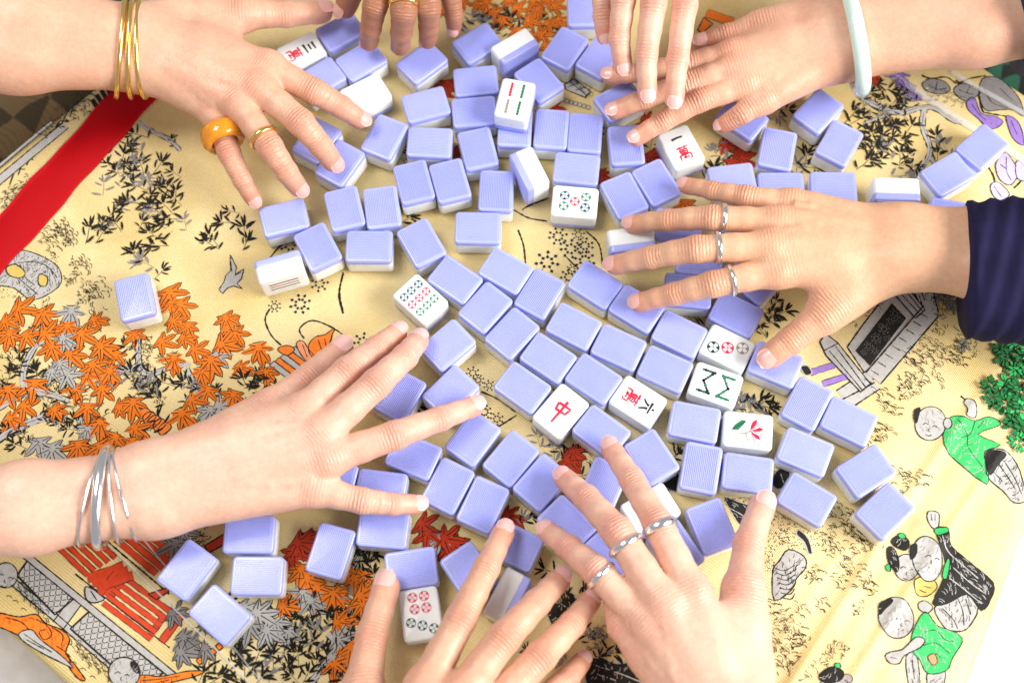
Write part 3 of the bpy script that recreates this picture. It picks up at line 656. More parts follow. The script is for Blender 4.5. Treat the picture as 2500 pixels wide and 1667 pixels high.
    for p, d, amt, r in joints:
        d = d / np.linalg.norm(d); q = V - p; dist = np.linalg.norm(q - dor * r * .8, axis=1); g = np.exp(-(dist / (r * .95)) ** 2)
        pink = np.maximum(pink, g * .55 * min(1, amt + .3)); ww = g * amt; k = ww > bestw; bestw[k] = ww[k]; axl[k] = (q[k] @ d) * 1000
    wr = bestw
    for k, v in J.items():
        g = np.exp(-(np.linalg.norm(V - v[3], axis=1) / .010) ** 2); pink = np.maximum(pink, g * .85)
    for nm, arr in (('pink', pink), ('wrinkle', wr), ('axial', axl)):
        at = me.attributes.new(nm, 'FLOAT', 'POINT'); at.data.foreach_set('value', arr.astype(np.float32))
    me.update()
    ho = obj('hand', me); tag(ho, label, 'hand', HAND_GROUP)
    for k, v in J.items():   # nails
        r = FR[k][3] * fat; dd = v[3] - v[2]; dd /= np.linalg.norm(dd); up = np.array((0, 0, 1.)) if k != 'thumb' else np.array((0, 0, 1.)) + lat * .25
        up = up - dd * (up @ dd); up /= np.linalg.norm(up); sd = np.cross(dd, up); vs_, fs_ = [], []; nu, nv = 9, 9
        for lay in (0, 1):
            for i in range(nu):
                for j in range(nv):
                    s_ = i / (nu - 1); t_ = j / (nv - 1) * 2 - 1
                    wid = math.sin(min(1, .25 + s_ * 2.2) * math.pi / 2) * (1 - .45 * max(0, s_ - .7) / .3)
                    th = t_ * wid * .92; xx = (-.55 + 1.62 * s_) * r
                    rr = r * (1.0 + .03 * lay) - max(0, xx / r - .35) ** 2 * r * .42 - max(0, -.3 - xx / r) * r * .25 + .0002 + (0 if lay else -.0006)
                    vs_.append(v[3] + dd * xx + rr * (math.cos(th) * up + math.sin(th) * sd))
        for lay in (0, 1):
            for i in range(nu - 1):
                for j in range(nv - 1):
                    a = lay * nu * nv + i * nv + j; q = (a, a + 1, a + nv + 1, a + nv); fs_.append(q if lay else q[::-1])
        b_ = [i * nv for i in range(nu)] + [(nu - 1) * nv + j for j in range(1, nv)] + [i * nv + nv - 1 for i in range(nu - 2, -1, -1)] + [j for j in range(nv - 2, 0, -1)]
        for i in range(len(b_)):
            a, c = b_[i], b_[(i + 1) % len(b_)]; fs_.append((a, c, c + nu * nv, a + nu * nv))
        obj('fingernail', mesh('fingernail', vs_, fs_, [nail_m], smooth=True), ho)
    return dict(o=ho, J=J, W=W, E=E, lat=lat, axis=axis, dor=dor, fat=fat, arm=arm_r)

NAIL = mat('nail_pink', (.76, .42, .36), .3, Coat_Weight=.2); NAIL2 = mat('nail_pale', (.80, .47, .42), .25, Coat_Weight=.35)
SK_PALE = skin('skin_pale', (.74, .46, .335), (.70, .27, .19)); SK_PEACH = skin('skin_peach', (.70, .41, .275), (.66, .25, .16))
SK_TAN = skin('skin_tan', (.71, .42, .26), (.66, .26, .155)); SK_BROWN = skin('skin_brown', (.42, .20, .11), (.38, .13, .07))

H = {}
H['gold'] = make_hand('peach-skinned hand with gold bangles reaching in from the upper left', (350, 120, 62), (-170, 75, 95), dict(
    thumb=[(430, 40, 55), (590, 35, 55), (700, 35, 46), (805, 28, 34)], index=[(655, 165, 64), (770, 225, 62), (835, 262, 48), (892, 300, 31)],
    middle=[(632, 215, 67), (735, 300, 66), (785, 358, 50), (822, 408, 31)], ring=[(585, 255, 62), (660, 360, 62), (700, 420, 48), (738, 470, 30)], little=[(520, 270, 52), (560, 375, 50), (592, 440, 40), (625, 497, 22)]), SK_PEACH, NAIL, 1.06, (.0185, .027))
H['brown'] = make_hand('shadowed brown hand reaching down from the top edge with gold rings', (1010, -270, 85), (1060, -640, 110), dict(  # brown is this hand's own skin colour; label text seeds the veins
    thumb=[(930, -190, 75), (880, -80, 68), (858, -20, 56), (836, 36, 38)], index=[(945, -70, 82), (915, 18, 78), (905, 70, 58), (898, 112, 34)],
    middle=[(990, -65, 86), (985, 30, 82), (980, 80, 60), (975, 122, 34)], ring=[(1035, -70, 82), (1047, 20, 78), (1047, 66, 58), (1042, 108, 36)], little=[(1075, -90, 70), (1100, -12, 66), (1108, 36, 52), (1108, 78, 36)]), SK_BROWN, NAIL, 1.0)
H['top'] = make_hand('pale hand with long fingers hanging down from the top edge', (1600, -480, 120), (1590, -900, 150), dict(
    thumb=[(1700, -390, 112), (1760, -260, 105), (1775, -170, 92), (1770, -90, 78)], index=[(1690, -190, 112), (1672, 15, 98), (1655, 145, 82), (1645, 262, 66)],
    middle=[(1610, -200, 116), (1596, 10, 100), (1578, 135, 83), (1581, 246, 66)], ring=[(1545, -180, 110), (1522, 0, 96), (1512, 95, 84), (1524, 180, 70)], little=[(1490, -160, 100), (1470, -30, 90), (1470, 40, 80), (1478, 105, 70)]), SK_PALE, NAIL2, 1.0)
H['jade'] = make_hand('peach hand wearing a jade bangle reaching in from the upper right', (2050, 100, 58), (2620, -20, 92), dict(
    thumb=[(1960, 55, 50), (1855, 70, 45), (1775, 90, 40), (1700, 112, 34)], index=[(1790, 135, 48), (1665, 162, 43), (1570, 178, 36), (1474, 186, 29)],
    middle=[(1798, 170, 50), (1676, 206, 46), (1576, 242, 38), (1486, 276, 29)], ring=[(1822, 205, 48), (1706, 246, 45), (1616, 298, 37), (1540, 344, 29)], little=[(1865, 245, 44), (1812, 278, 42), (1785, 294, 36), (1752, 312, 29)]), SK_PEACH, NAIL2, 1.0, (.0185, .029))
H['navy'] = make_hand('tan hand in a navy sleeve with silver rings reaching in from the right', (2200, 600, 60), (2640, 640, 78), dict(
    thumb=[(2120, 680, 50), (2010, 770, 45), (1930, 832, 38), (1860, 884, 28)], index=[(1900, 662, 60), (1740, 694, 58), (1645, 718, 44), (1545, 742, 28)],
    middle=[(1885, 602, 64), (1700, 608, 64), (1590, 628, 48), (1485, 650, 29)], ring=[(1900, 545, 60), (1740, 532, 60), (1630, 538, 46), (1530, 548, 29)], little=[(1935, 498, 52), (1820, 480, 50), (1740, 466, 41), (1662, 450, 29)]), SK_TAN, NAIL, 1.02, (.0180, .024))
H['silver'] = make_hand('pale hand with silver bangles reaching in from the lower left', (385, 1195, 52), (-200, 1275, 72), dict(
    thumb=[(500, 1110, 46), (660, 1000, 42), (760, 920, 36), (850, 840, 27)], index=[(735, 1010, 54), (850, 905, 54), (920, 850, 43), (980, 804, 28)],
    middle=[(785, 1060, 57), (920, 935, 60), (990, 870, 46), (1028, 822, 29)], ring=[(800, 1120, 55), (965, 1062, 54), (1075, 1022, 43), (1172, 985, 28)], little=[(765, 1195, 48), (885, 1222, 46), (960, 1230, 38), (1034, 1230, 28)]), SK_PALE, NAIL2, 1.1, (.0146, .0155))
H['bottom'] = make_hand('peach hand without rings reaching up from the bottom centre', (1010, 2000, 62), (980, 2500, 85), dict(
    thumb=[(930, 1870, 52), (885, 1690, 48), (908, 1550, 40), (950, 1408, 28)], index=[(1035, 1680, 62), (1125, 1510, 60), (1188, 1385, 46), (1236, 1284, 29)],
    middle=[(1120, 1700, 66), (1232, 1555, 66), (1312, 1470, 52), (1376, 1404, 31)], ring=[(1190, 1740, 62), (1322, 1600, 62), (1398, 1522, 48), (1450, 1454, 31)], little=[(1225, 1800, 52), (1330, 1705, 50), (1388, 1652, 40), (1428, 1604, 26)]), SK_PEACH, NAIL2, 1.08)
H['ringed'] = make_hand('pale hand with wide silver rings reaching up from the lower right', (1780, 1800, 60), (1860, 2300, 82), dict(
    thumb=[(1820, 1640, 50), (1815, 1440, 46), (1828, 1325, 38), (1868, 1216, 26)], index=[(1690, 1450, 64), (1605, 1275, 62), (1542, 1170, 46), (1484, 1082, 29)],
    middle=[(1625, 1480, 68), (1505, 1295, 66), (1432, 1215, 48), (1368, 1158, 29)], ring=[(1580, 1520, 62), (1455, 1392, 62), (1388, 1335, 46), (1326, 1288, 29)], little=[(1575, 1600, 52), (1515, 1530, 56), (1502, 1490, 46), (1494, 1448, 32)]), SK_PALE, NAIL2, 1.06)

# ------------------------------------------------------------------ jewellery and sleeves
def torus(name, c, ax, e1, a, b, r, m_, seg=64, rs=10, flat=1.0):
    """elliptical ring: centre c, axis ax, semi-axes a along e1 and b along ax x e1; tube r (flat stretches it along ax)"""
    ax = ax / np.linalg.norm(ax); e1 = e1 - ax * (e1 @ ax); e1 /= np.linalg.norm(e1); e2 = np.cross(ax, e1); v, f = [], []
    for i in range(seg):
        t = 2 * math.pi * i / seg; p = c + e1 * a * math.cos(t) + e2 * b * math.sin(t); nn = e1 * b * math.cos(t) + e2 * a * math.sin(t); nn /= np.linalg.norm(nn)
        for j in range(rs):
            q = 2 * math.pi * j / rs; v.append(p + nn * r * math.cos(q) + ax * r * flat * math.sin(q))
    for i in range(seg):
        for j in range(rs): f.append((i * rs + j, ((i + 1) % seg) * rs + j, ((i + 1) % seg) * rs + (j + 1) % rs, i * rs + (j + 1) % rs))
    return obj(name, mesh(name, v, f, [m_], smooth=True))
GOLD = mat('polished_gold', (.95, .66, .22), .18, Metallic=1.0); SILVER = mat('polished_silver', (.86, .85, .83), .16, Metallic=1.0)
JADE = vary(mat('pale_jade', (.62, .78, .70), .12, Coat_Weight=.6, Subsurface_Weight=.35, Subsurface_Radius=(.008, .01, .009)), 40, .9, 1.08)
AMBER = vary(mat('amber', (.95, .36, .01), .14, Coat_Weight=.6, Transmission_Weight=.25, Subsurface_Weight=.3, Subsurface_Radius=(.01, .004, .001)), 120, .85, 1.1)
def bangle(hk, t, r, m_, label, tilt=(0, 0, 0), grow=1.0, flat=1.0, slack=.0015):
    h = H[hk]; c = h['W'] * (1 - t) + h['E'] * t; ax = h['E'] - h['W'] + np.array(tilt) * .1
    A = h['arm']; sp = .0112 + (A[1] * .6 - .0112) * t; rr = (A[0] + (A[1] - A[0]) * t) * h['fat'] + .0012
    return tag(torus('bangle', c, ax, h['lat'], (rr + sp * h['fat'] + slack + r) * grow, (rr + slack + r) * grow, r, m_, flat=flat), label, 'bangle')
for i, t in enumerate((.0, .055, .11)):
    tag(bangle('gold', t, .0020, GOLD, ['thin gold bangle nearest the palm on the upper left wrist', 'middle one of three thin gold bangles on the upper left wrist', 'thin gold bangle farthest from the palm on the upper left wrist'][i], (0, 0, .2 * (i - 1))), group='gold bangles')
bangle('jade', .055, .0052, JADE, 'thick pale jade bangle on the upper right wrist', grow=1.06, flat=1.15)
for i, t in enumerate((.14, .18, .23, .275)):
    tag(bangle('silver', t, (.0011, .0011, .0022, .0010)[i], SILVER, ['thin silver bangle nearest the palm on the lower left wrist', 'second thin silver bangle from the palm on the lower left wrist', 'wide silver bangle on the lower left wrist', 'outermost thin silver bangle on the lower left wrist'][i], (.0, 0.25 * (i - 1), .0), flat=1.5 if i == 2 else 1), group='silver bangles')
def ring(hk, fk, t, r, m_, label, flat=1.0, grp=None, grow=0.0):
    h = H[hk]; v = h['J'][fk]; a, b_ = v[0], v[1]; rad = FR[fk][0] * (1 - t) + FR[fk][1] * t
    o = torus('finger_ring', a * (1 - t) + b_ * t + h['dor'] * .0003, b_ - a, h['lat'], rad * h['fat'] + r * .45 + grow, rad * h['fat'] + r * .45 + grow, r, m_, 40, 10, flat)
    tag(o, label, 'ring', grp)
ring('gold', 'little', .60, .0042, AMBER, 'chunky amber ring on the little finger of the gold-bangle hand', 1.9, grow=.0014)
ring('gold', 'ring', .80, .0015, GOLD, 'gold ring on the ring finger of the gold-bangle hand', 1.4)
ring('brown', 'middle', .82, .0016, GOLD, 'gold ring on the middle finger of the brown hand', 1.6)
ring('brown', 'little', .9, .0018, GOLD, 'gold ring on the little finger of the brown hand', 1.6)
ring('navy', 'ring', .84, .0012, SILVER, 'silver band on the ring finger of the navy-sleeve hand', 1.5, 'silver rings')
ring('navy', 'middle', .72, .0012, SILVER, 'silver band on the middle finger of the navy-sleeve hand', 1.6, 'silver rings')
ring('navy', 'index', .72, .0012, SILVER, 'silver band on the index finger of the navy-sleeve hand', 1.4, 'silver rings')
ring('ringed', 'index', .93, .0016, SILVER, 'wide silver ring on the index finger of the lower right hand', 1.8, 'silver rings')
ring('ringed', 'middle', .80, .0015, SILVER, 'wide silver ring on the middle finger of the lower right hand', 1.5, 'silver rings')
ring('ringed', 'ring', .90, .0014, SILVER, 'wide silver ring on the ring finger of the lower right hand', 1.4, 'silver rings')
NAVY = vary(mat('navy_cloth', (.014, .012, .045), .85, Specular_IOR_Level=.15), 30, .75, 1.3, bump=.25, bscale=900, dist=.0006)
DKB = vary(mat('dark_blue_cloth', (.012, .02, .05), .7), 30, .6, 1.4)
def sleeve(hk, t0, t1, ra, rb, drop, m_):
    h = H[hk]; n_ = 26; path, rads = [], []
    for i in range(n_):
        s_ = i / (n_ - 1); t = t0 + (t1 - t0) * s_; path.append(Vector(h['W'] * (1 - t) + h['E'] * t + np.array((0, -drop, -.006)) * (1 - s_ * .6))); rads.append(ra + (rb - ra) * s_)
    # outer wall, rolled hem, inner wall
    o = obj('sleeve', tube_mesh('sleeve', path[3:0:-1] + path, [q * .93 for q in rads[3:0:-1]] + rads, [m_], 64, .05, 17, .92), h['o'])
    return o
sleeve('navy', .33, 1.12, .047, .056, .014, NAVY); sleeve('jade', .74, 1.2, .054, .06, .0, DKB)

# ------------------------------------------------------------------ woven pictures on the cloth (children of the tablecloth)
OFF = {'0': (0, 0), 'A': (800, 0), 'B': (1600, 0), 'C': (0, 550), 'D': (800, 550), 'E': (1600, 550), 'F': (0, 1067), 'G': (800, 1067), 'H': (1600, 1067)}
SC = 2352 / 900
def Q(reg, x, y):
    """picture point (photo zone reg) on the cloth plane, in millimetres"""
    a, b = OFF[reg]; p = P(a + x / SC, b + y / SC); return (p.x * 1000, p.y * 1000)
def QS(reg, pts): return [Q(reg, x, y) for x, y in pts]
def warp(vv):
    a = np.array(vv); a[:, 2] += cloth_z(a[:, 0], a[:, 1]); return [tuple(q) for q in a]
ZB = [0.0]
def zlayer():
    ZB[0] = (ZB[0] + .037) % .30; return .22 + ZB[0]
def dens(pts, step=3.0, closed=False):
    out = []
    pp = list(pts) + ([pts[0]] if closed else [])
    for a, b in zip(pp, pp[1:]):
        n_ = max(1, int(math.hypot(b[0] - a[0], b[1] - a[1]) / step))
        for i in range(n_): out.append((a[0] + (b[0] - a[0]) * i / n_, a[1] + (b[1] - a[1]) * i / n_))
    if not closed: out.append(pp[-1])
    return out
def cr(p0, p1, p2, p3, t):
    return tuple(.5 * (2 * p1[i] + (p2[i] - p0[i]) * t + (2 * p0[i] - 5 * p1[i] + 4 * p2[i] - p3[i]) * t * t + (3 * p1[i] - p0[i] - 3 * p2[i] + p3[i]) * t ** 3) for i in (0, 1))
def smooth(pts, it=2):
    if it == 0 or len(pts) < 3: return list(pts)
    q = [pts[0]] + list(pts) + [pts[-1]]; out = []
    for i in range(len(pts) - 1): out += [cr(q[i], q[i + 1], q[i + 2], q[i + 3], t / 4) for t in range(4)]
    return out + [pts[-1]]
def smooth_c(pts, it=2):
    N = len(pts); return [cr(pts[i - 1], pts[i], pts[(i + 1) % N], pts[(i + 2) % N], t / 3) for i in range(N) for t in range(3)]
def motif(name, draw, parent=None):
    F = Flat(); draw(F); return F.build(name, parent or CLOTH, warp=warp)
def patch(name, reg, pts, col, line='black', lw=.85, rnd=1, parent=None, lines=(), z=None, hatch=None):
    """filled stitched shape with thread outline and inner thread lines"""
    z = zlayer() if z is None else z
    pp = QS(reg, pts); pp = smooth_c(pp, rnd) if rnd else pp
    F = Flat(); F.poly(dens(pp, 5, True), col, z)
    if line: F.stroke(dens(pp + [pp[0]], 1.4), lw, line, z + .06, None, .35)
    for ln in lines: F.stroke(dens(smooth(QS(reg, ln), 1), 1.4), lw * .8, 'silver' if col == 'black' else (line or 'black'), z + .07, None, .4)
    if hatch:   # woven fold strokes inside the shape
        xs, ys = [p[0] for p in pp], [p[1] for p in pp]; rh = random.Random(name + str(pts[0])); a0 = rh.uniform(.6, 2.4)
        for q in range(int((max(xs) - min(xs)) * (max(ys) - min(ys)) / 13)):
            x, y = rh.uniform(min(xs), max(xs)), rh.uniform(min(ys), max(ys)); a = a0 + .6 * math.sin(x * .25) ; L_ = rh.uniform(.8, 2.6); e1, e2 = (x + L_ * math.cos(a), y + L_ * math.sin(a)), (x - L_ * math.cos(a), y - L_ * math.sin(a))
            if all(inside(e, pp) for e in (e1, e2)): F.stroke([e2, (x + .5 * math.sin(a), y - .5 * math.cos(a)), e1], .5, hatch, z + .065 + .0002 * q, .2)
    return F.build(name, parent or CLOTH, warp=warp)
def inside(p, poly):
    c = False
    for (x0, y0), (x1, y1) in zip(poly, poly[1:] + poly[:1]):
        if (y0 > p[1]) != (y1 > p[1]) and p[0] < (x1 - x0) * (p[1] - y0) / (y1 - y0) + x0: c = not c
    return c
def line(name, reg, pts, wd, col='black', z=.3, sm_=2, jit=.45):
    F = Flat(); F.stroke(dens(smooth(QS(reg, pts), sm_), 1.5), wd * 1.15, col, z, None, jit); return F.build(name, CLOTH, warp=warp)

# maple leaves: shared meshes, one object each
def maple_mesh(col, seed, n_l=7):
    rnd = random.Random(seed); F = Flat(); tips = []
    angs = [math.radians(a) for a in ((-118, -72, -34, 0, 34, 72, 118) if n_l == 7 else (-105, -52, 0, 52, 105))]
    lens = [(.55, .82, .96, 1.08, .94, .84, .58), (.66, .98, 1.1, .95, .68)][n_l != 7]
    out = []
    for a, L_ in zip(angs, lens):
        a += rnd.uniform(-.09, .09); L_ *= rnd.uniform(.88, 1.1); cv = rnd.uniform(-.14, .14)
        def pt(r, da): return (r * math.sin(a + da + cv * r), r * math.cos(a + da + cv * r))
        out += [pt(.36, -.31), pt(.58 * L_, -.27), pt(.80 * L_, -.15), pt(L_, 0), pt(.78 * L_, .15), pt(.56 * L_, .27)]; tips.append((pt(.16, 0), pt(.55 * L_, 0), pt(.9 * L_, 0)))
    out += [(.05, -.22), (-.05, -.22)]
    big = []
    N = len(out)
    for i in range(N):
        a, b, c = out[i - 1], out[i], out[(i + 1) % N]; dx, dy = c[0] - a[0], c[1] - a[1]; L_ = math.hypot(dx, dy) or 1; big.append((b[0] - dy / L_ * .042, b[1] + dx / L_ * .042))
    F.poly(big, 'black', 0)
    b0 = len(F.v); F.v.append((0, .05, .075)); F.v += [(x, y, .03) for x, y in out]
    for i in range(N): F.f.append((b0, b0 + 1 + (i + 1) % N, b0 + 1 + i)); F.mi.append(F.m(col))
    for t in tips: F.stroke(list(t), .045, 'black', .068, .025)
    me = mesh('maple_leaf', F.v, F.f, [M[k] for k in F.mats], F.mi); return me
MAPLE = {c: [maple_mesh(c, s, 7 if s % 3 else 5) for s in range(5)] for c in ('orange', 'redt', 'silver', 'grey', 'purple')}
def put_leaf(name, me, reg, x, y, rot, size, dz=None):
    p = Q(reg, x, y); s_ = size / SC / 3.6 / 2 / 1000
    o = obj(name, me, CLOTH); z = float(cloth_z(p[0] / 1000, p[1] / 1000)) + (zlayer() if dz is None else dz) / 1000
    o.location = (p[0] / 1000, p[1] / 1000, z); o.rotation_euler = (0, 0, rot); o.scale = (s_, s_, .006); return o
LEAVES = {
 ('C', 'orange'): [(110, 530), (275, 555), (430, 640), (600, 600), (60, 690), (165, 700), (520, 690), (640, 770), (740, 820), (440, 820), (590, 890), (480, 1040), (650, 1040), (330, 770), (150, 1150), (345, 1170), (60, 1230), (50, 1045), (225, 1010), (1080, 420), (1150, 500), (1100, 610), (860, 690), (1030, 740), (1170, 720), (1240, 790), (1110, 850), (1440, 590), (1500, 680), (1410, 760), (1650, 780), (1345, 860), (1530, 900), (1700, 930), (1285, 930), (1330, 1050), (1490, 1080), (1160, 1200), (1220, 1110), (560, 1160), (760, 1160), (850, 1130), (640, 1250), (860, 1290), (740, 1350), (500, 1400), (640, 1410), (850, 1380), (960, 1390), (1560, 1200), (30, 610), (560, 960), (700, 930), (1200, 640), (280, 690), (1090, 500), (1440, 660)],
 ('A', 'orange'): [(740, 50), (950, 15), (1060, 70), (1130, 120), (1200, 50), (1275, 130), (1340, 60), (1400, 150), (1450, 30), (1310, 5), (1150, 0), (1360, 215), (1280, 225), (1470, 120), (1010, 10), (860, 5), (1220, 190), (1390, 290), (1400, 0)],
 ('F', 'orange'): [(1920, 840), (2020, 960), (2120, 990), (2260, 900), (2300, 1010), (1800, 1075), (2180, 1170), (2270, 1330), (2130, 1440), (2260, 1440), (2200, 830), (1960, 900)],
 ('F', 'redt'): [(1900, 670), (1850, 770), (1880, 730), (1960, 640)],
 ('G', 'orange'): [(230, 880), (50, 985), (220, 1060), (60, 1180), (150, 1340), (50, 1440), (240, 980)], ('G', 'redt'): [(600, 550), (640, 610), (790, 690), (1140, 490), (740, 640)],
 ('B', 'redt'): [(1370, 470), (470, 1090), (540, 960), (440, 915), (500, 1030), (560, 1010)], ('B', 'orange'): [(190, 1290), (500, 1110)],
 ('A', 'redt'): [(760, 530), (740, 600), (1440, 680), (1700, 830), (1990, 800), (1750, 1100), (2060, 990), (2030, 760), (830, 950)],
 ('B', 'purple'): [(1590, 520), (1620, 590), (1560, 480)], ('C', 'silver'): [(455, 545), (400, 720), (380, 880), (330, 930), (430, 950), (560, 1290), (1340, 1180), (1400, 1150), (250, 1380), (330, 1420), (1380, 830), (1300, 1260)],
 ('F', 'silver'): [(1640, 1120), (1840, 1230), (1760, 1180), (1560, 1080), (1930, 980), (1700, 1230), (1600, 1190), (1980, 1040)], ('F', 'grey'): [(1170, 1270), (1300, 1200), (1150, 1370), (1310, 1340), (1100, 1120), (1160, 600), (1050, 560), (1120, 680)],
 ('D', 'redt'): [(1530, 1500), (1560, 1440)], ('G', 'silver'): [(720, 640), (60, 1290), (30, 1400)],
}
rl = random.Random(11)
for (reg, c), pts in LEAVES.items():
    for x, y in pts:
        put_leaf('maple_leaf', MAPLE[c][rl.randrange(5)], reg, x, y, math.radians(-150 + rl.uniform(-55, 55)), rl.uniform(215, 300) if reg in 'CFG' else rl.uniform(180, 245))

# bamboo sprigs: blades fanned from a stem, shared meshes
def sprig_mesh(seed, col, n_=6, fan=2.3):
    """bamboo spray: narrow pointed blades, some fanned from the tip, some paired along the stem"""
    rnd = random.Random(seed); F = Flat(); blades = []
    for i in range(n_ - 1): blades.append((0, .25, -fan / 2 + fan * (i + .5) / (n_ - 1) + rnd.uniform(-.15, .15), rnd.uniform(.65, .95), rnd.uniform(.06, .2)))
    for i in range(3): blades.append((rnd.uniform(-.05, .05), .1 - .42 * i, (1 if (i + seed) % 2 else -1) * rnd.uniform(.7, 1.5), rnd.uniform(.55, .85), rnd.uniform(.05, .12)))
    for i, (bx, by, a, L_, st) in enumerate(blades):
        w_ = rnd.uniform(.062, .09); cv = rnd.uniform(-.3, .3); pts, m_ = [], 7
        for sd in (1, -1):
            rg = range(m_ + 1) if sd == 1 else range(m_ - 1, 0, -1)
            for j in rg:
                t = j / m_; r = st + L_ * t; ww = w_ * math.sin(math.pi * min(1, t * .9 + .05)) ** .8 * sd * (1 + .3 * ((j % 2) - .5)); aa = a + cv * t
                pts.append((bx + r * math.sin(aa) + ww * math.cos(aa), by + r * math.cos(aa) - ww * math.sin(aa)))
        F.poly(pts, col, .012 * i)
    F.stroke([(0, -.8), (.03, -.2), (0, .3)], .035, col, .0)
    return mesh('bamboo_sprig', F.v, F.f, [M[k] for k in F.mats], F.mi)
SPR = {c: [sprig_mesh(s, c, 5 + s % 3, 1.6 + .35 * (s % 4)) for s in range(6)] for c in ('black', 'grey')}
SPRIGS = {
 '0': [(880, 860), (880, 950), (780, 1010), (700, 1060), (660, 1190), (850, 1120), (900, 1060), (1010, 1060), (960, 1160), (1060, 1210), (880, 1190), (840, 1290), (950, 1260), (700, 1370), (560, 1480), (740, 1430), (900, 1430), (1060, 1320), (1040, 1450), (1440, 1420), (1480, 1350), (1350, 1520), (1560, 1480), (960, 1550), (1120, 1240), (980, 1330), (640, 1430), (820, 1060), (760, 1100), (1000, 1200), (1090, 1400), (1180, 1420)],
 'C': [(640, 60), (870, 180), (1000, 130), (920, 240), (1340, 120), (1570, 110), (1020, 300), (110, 830), (120, 900), (60, 960), (830, 780), (840, 960), (950, 1040), (400, 1260), (450, 1300), (1060, 1010), (760, 980), (500, 1250), (360, 960), (250, 960), (110, 1400), (60, 1300), (1000, 1100), (1200, 1010), (1640, 990), (1560, 1000), (1690, 1010), (880, 1060)],
 'B': [(1480, 570), (1400, 540), (1360, 600), (1530, 640), (1440, 820), (1390, 870), (1520, 800), (1490, 880), (1560, 900), (1620, 820), (1480, 960), (1380, 950), (1560, 1000), (1340, 1040), (1430, 1030), (960, 1010), (1000, 1070), (1800, 890), (1850, 940), (1800, 1000), (1580, 1120), (390, 980), (420, 930), (1300, 760), (1250, 740), (1640, 1060), (1300, 900), (1420, 720), (980, 940), (900, 1080), (760, 740), (820, 700), (420, 1040), (380, 1100)],
 'F': [(1900, 1080), (1980, 1120), (2060, 1060), (1870, 1310), (1800, 1370), (1950, 1330), (2020, 1270), (1640, 1400), (1500, 1400), (1430, 1480), (1560, 1500), (1700, 1500), (1830, 1480), (1900, 1400), (2020, 1450), (1380, 1540), (1640, 1560), (1950, 1530), (2090, 1180), (2040, 1360), (1740, 1420), (1500, 1540), (2110, 1530), (2280, 780), (2300, 700), (1330, 1460), (1280, 1530), (1760, 1330), (1450, 1100)],
 'G': [(250, 740), (270, 810), (240, 680), (300, 900), (1470, 60), (1560, 110), (1740, 1320), (1800, 1380), (1720, 1420), (1760, 1480), (1840, 1310), (1240, 540), (1280, 520)], 'A': [(950, 120), (1000, 160), (1090, 200), (2070, 900), (890, 1020), (450, 960), (470, 1010), (500, 1400), (1180, 130)],
 'E': [(760, 500), (720, 560), (800, 560), (730, 620), (680, 680), (690, 1150), (560, 1150), (600, 1190), (660, 1120), (140, 1400)], 'D': [(560, 1160), (2330, 590), (1340, 1360), (1440, 1440)],
}
for reg, pts in SPRIGS.items():
    for i, (x, y) in enumerate(pts):
        put_leaf('bamboo_sprig', SPR['grey' if rl.random() < .16 else 'black'][rl.randrange(6)], reg, x, y, math.radians(rl.uniform(-70, 70) + (25 if reg in '0C' else -40)), rl.uniform(150, 235), .25 + .05 * rl.random())

for reg, x0, y0, x1, y1, n_ in (('C', 0, 850, 1050, 1430, 26), ('F', 1250, 1080, 2330, 1560, 34), ('B', 1280, 560, 1680, 1110, 22), ('0', 620, 850, 1120, 1500, 16), ('G', 0, 720, 290, 1500, 14), ('C', 1180, 980, 1700, 1250, 10), ('A', 900, 20, 1480, 240, 8), ('G', 1280, 850, 1720, 1500, 14), ('G', 1500, 20, 2300, 330, 8), ('E', 480, 1120, 760, 1240, 4)):
    for _ in range(n_): put_leaf('bamboo_sprig', SPR['grey' if rl.random() < .3 else 'black'][rl.randrange(6)], reg, rl.uniform(x0, x1), rl.uniform(y0, y1), rl.uniform(-1.4, 1.4), rl.uniform(110, 180), .16 + .04 * rl.random())
# blossom sprigs: rings of small pointed petals
def blossom_mesh(seed, n_=9):
    rnd = random.Random(seed); F = Flat()
    for i in range(n_):
        a = 2 * math.pi * i / n_ + rnd.uniform(-.1, .1)
        for k, (r0_, r1_) in enumerate(((.28, .6), (.66, 1.0))):
            rm = (r0_ + r1_) / 2; da = .23 / rm * .55
            for w_, c, z in ((1.5, 'silver', 0), (1, 'black', .02)):
                F.poly([(r0_ * math.cos(a), r0_ * math.sin(a)), (rm * math.cos(a - da * w_), rm * math.sin(a - da * w_)), (r1_ * math.cos(a), r1_ * math.sin(a)), (rm * math.cos(a + da * w_), rm * math.sin(a + da * w_))], c, z)
    return mesh('blossom', F.v, F.f, [M[k] for k in F.mats], F.mi)
BLS = [blossom_mesh(s, 7 + s) for s in range(3)]
for reg, pts in {'D': [(1470, 70, 120), (1550, 150, 130), (1640, 130, 110), (1400, 235, 150), (1640, 225, 130), (1540, 330, 110), (1600, 60, 80), (925, 940, 80), (960, 985, 70), (1000, 1190, 90), (1080, 1235, 80), (225, 740, 120), (1030, 1020, 70), (1560, 280, 70)], 'C': [(2040, 370, 110), (1915, 500, 130), (1750, 515, 80), (1850, 130, 120)]}.items():
    for x, y, s_ in pts: put_leaf('blossom', BLS[rl.randrange(3)], reg, x, y, rl.uniform(0, 6), s_ * 1.25, .26)

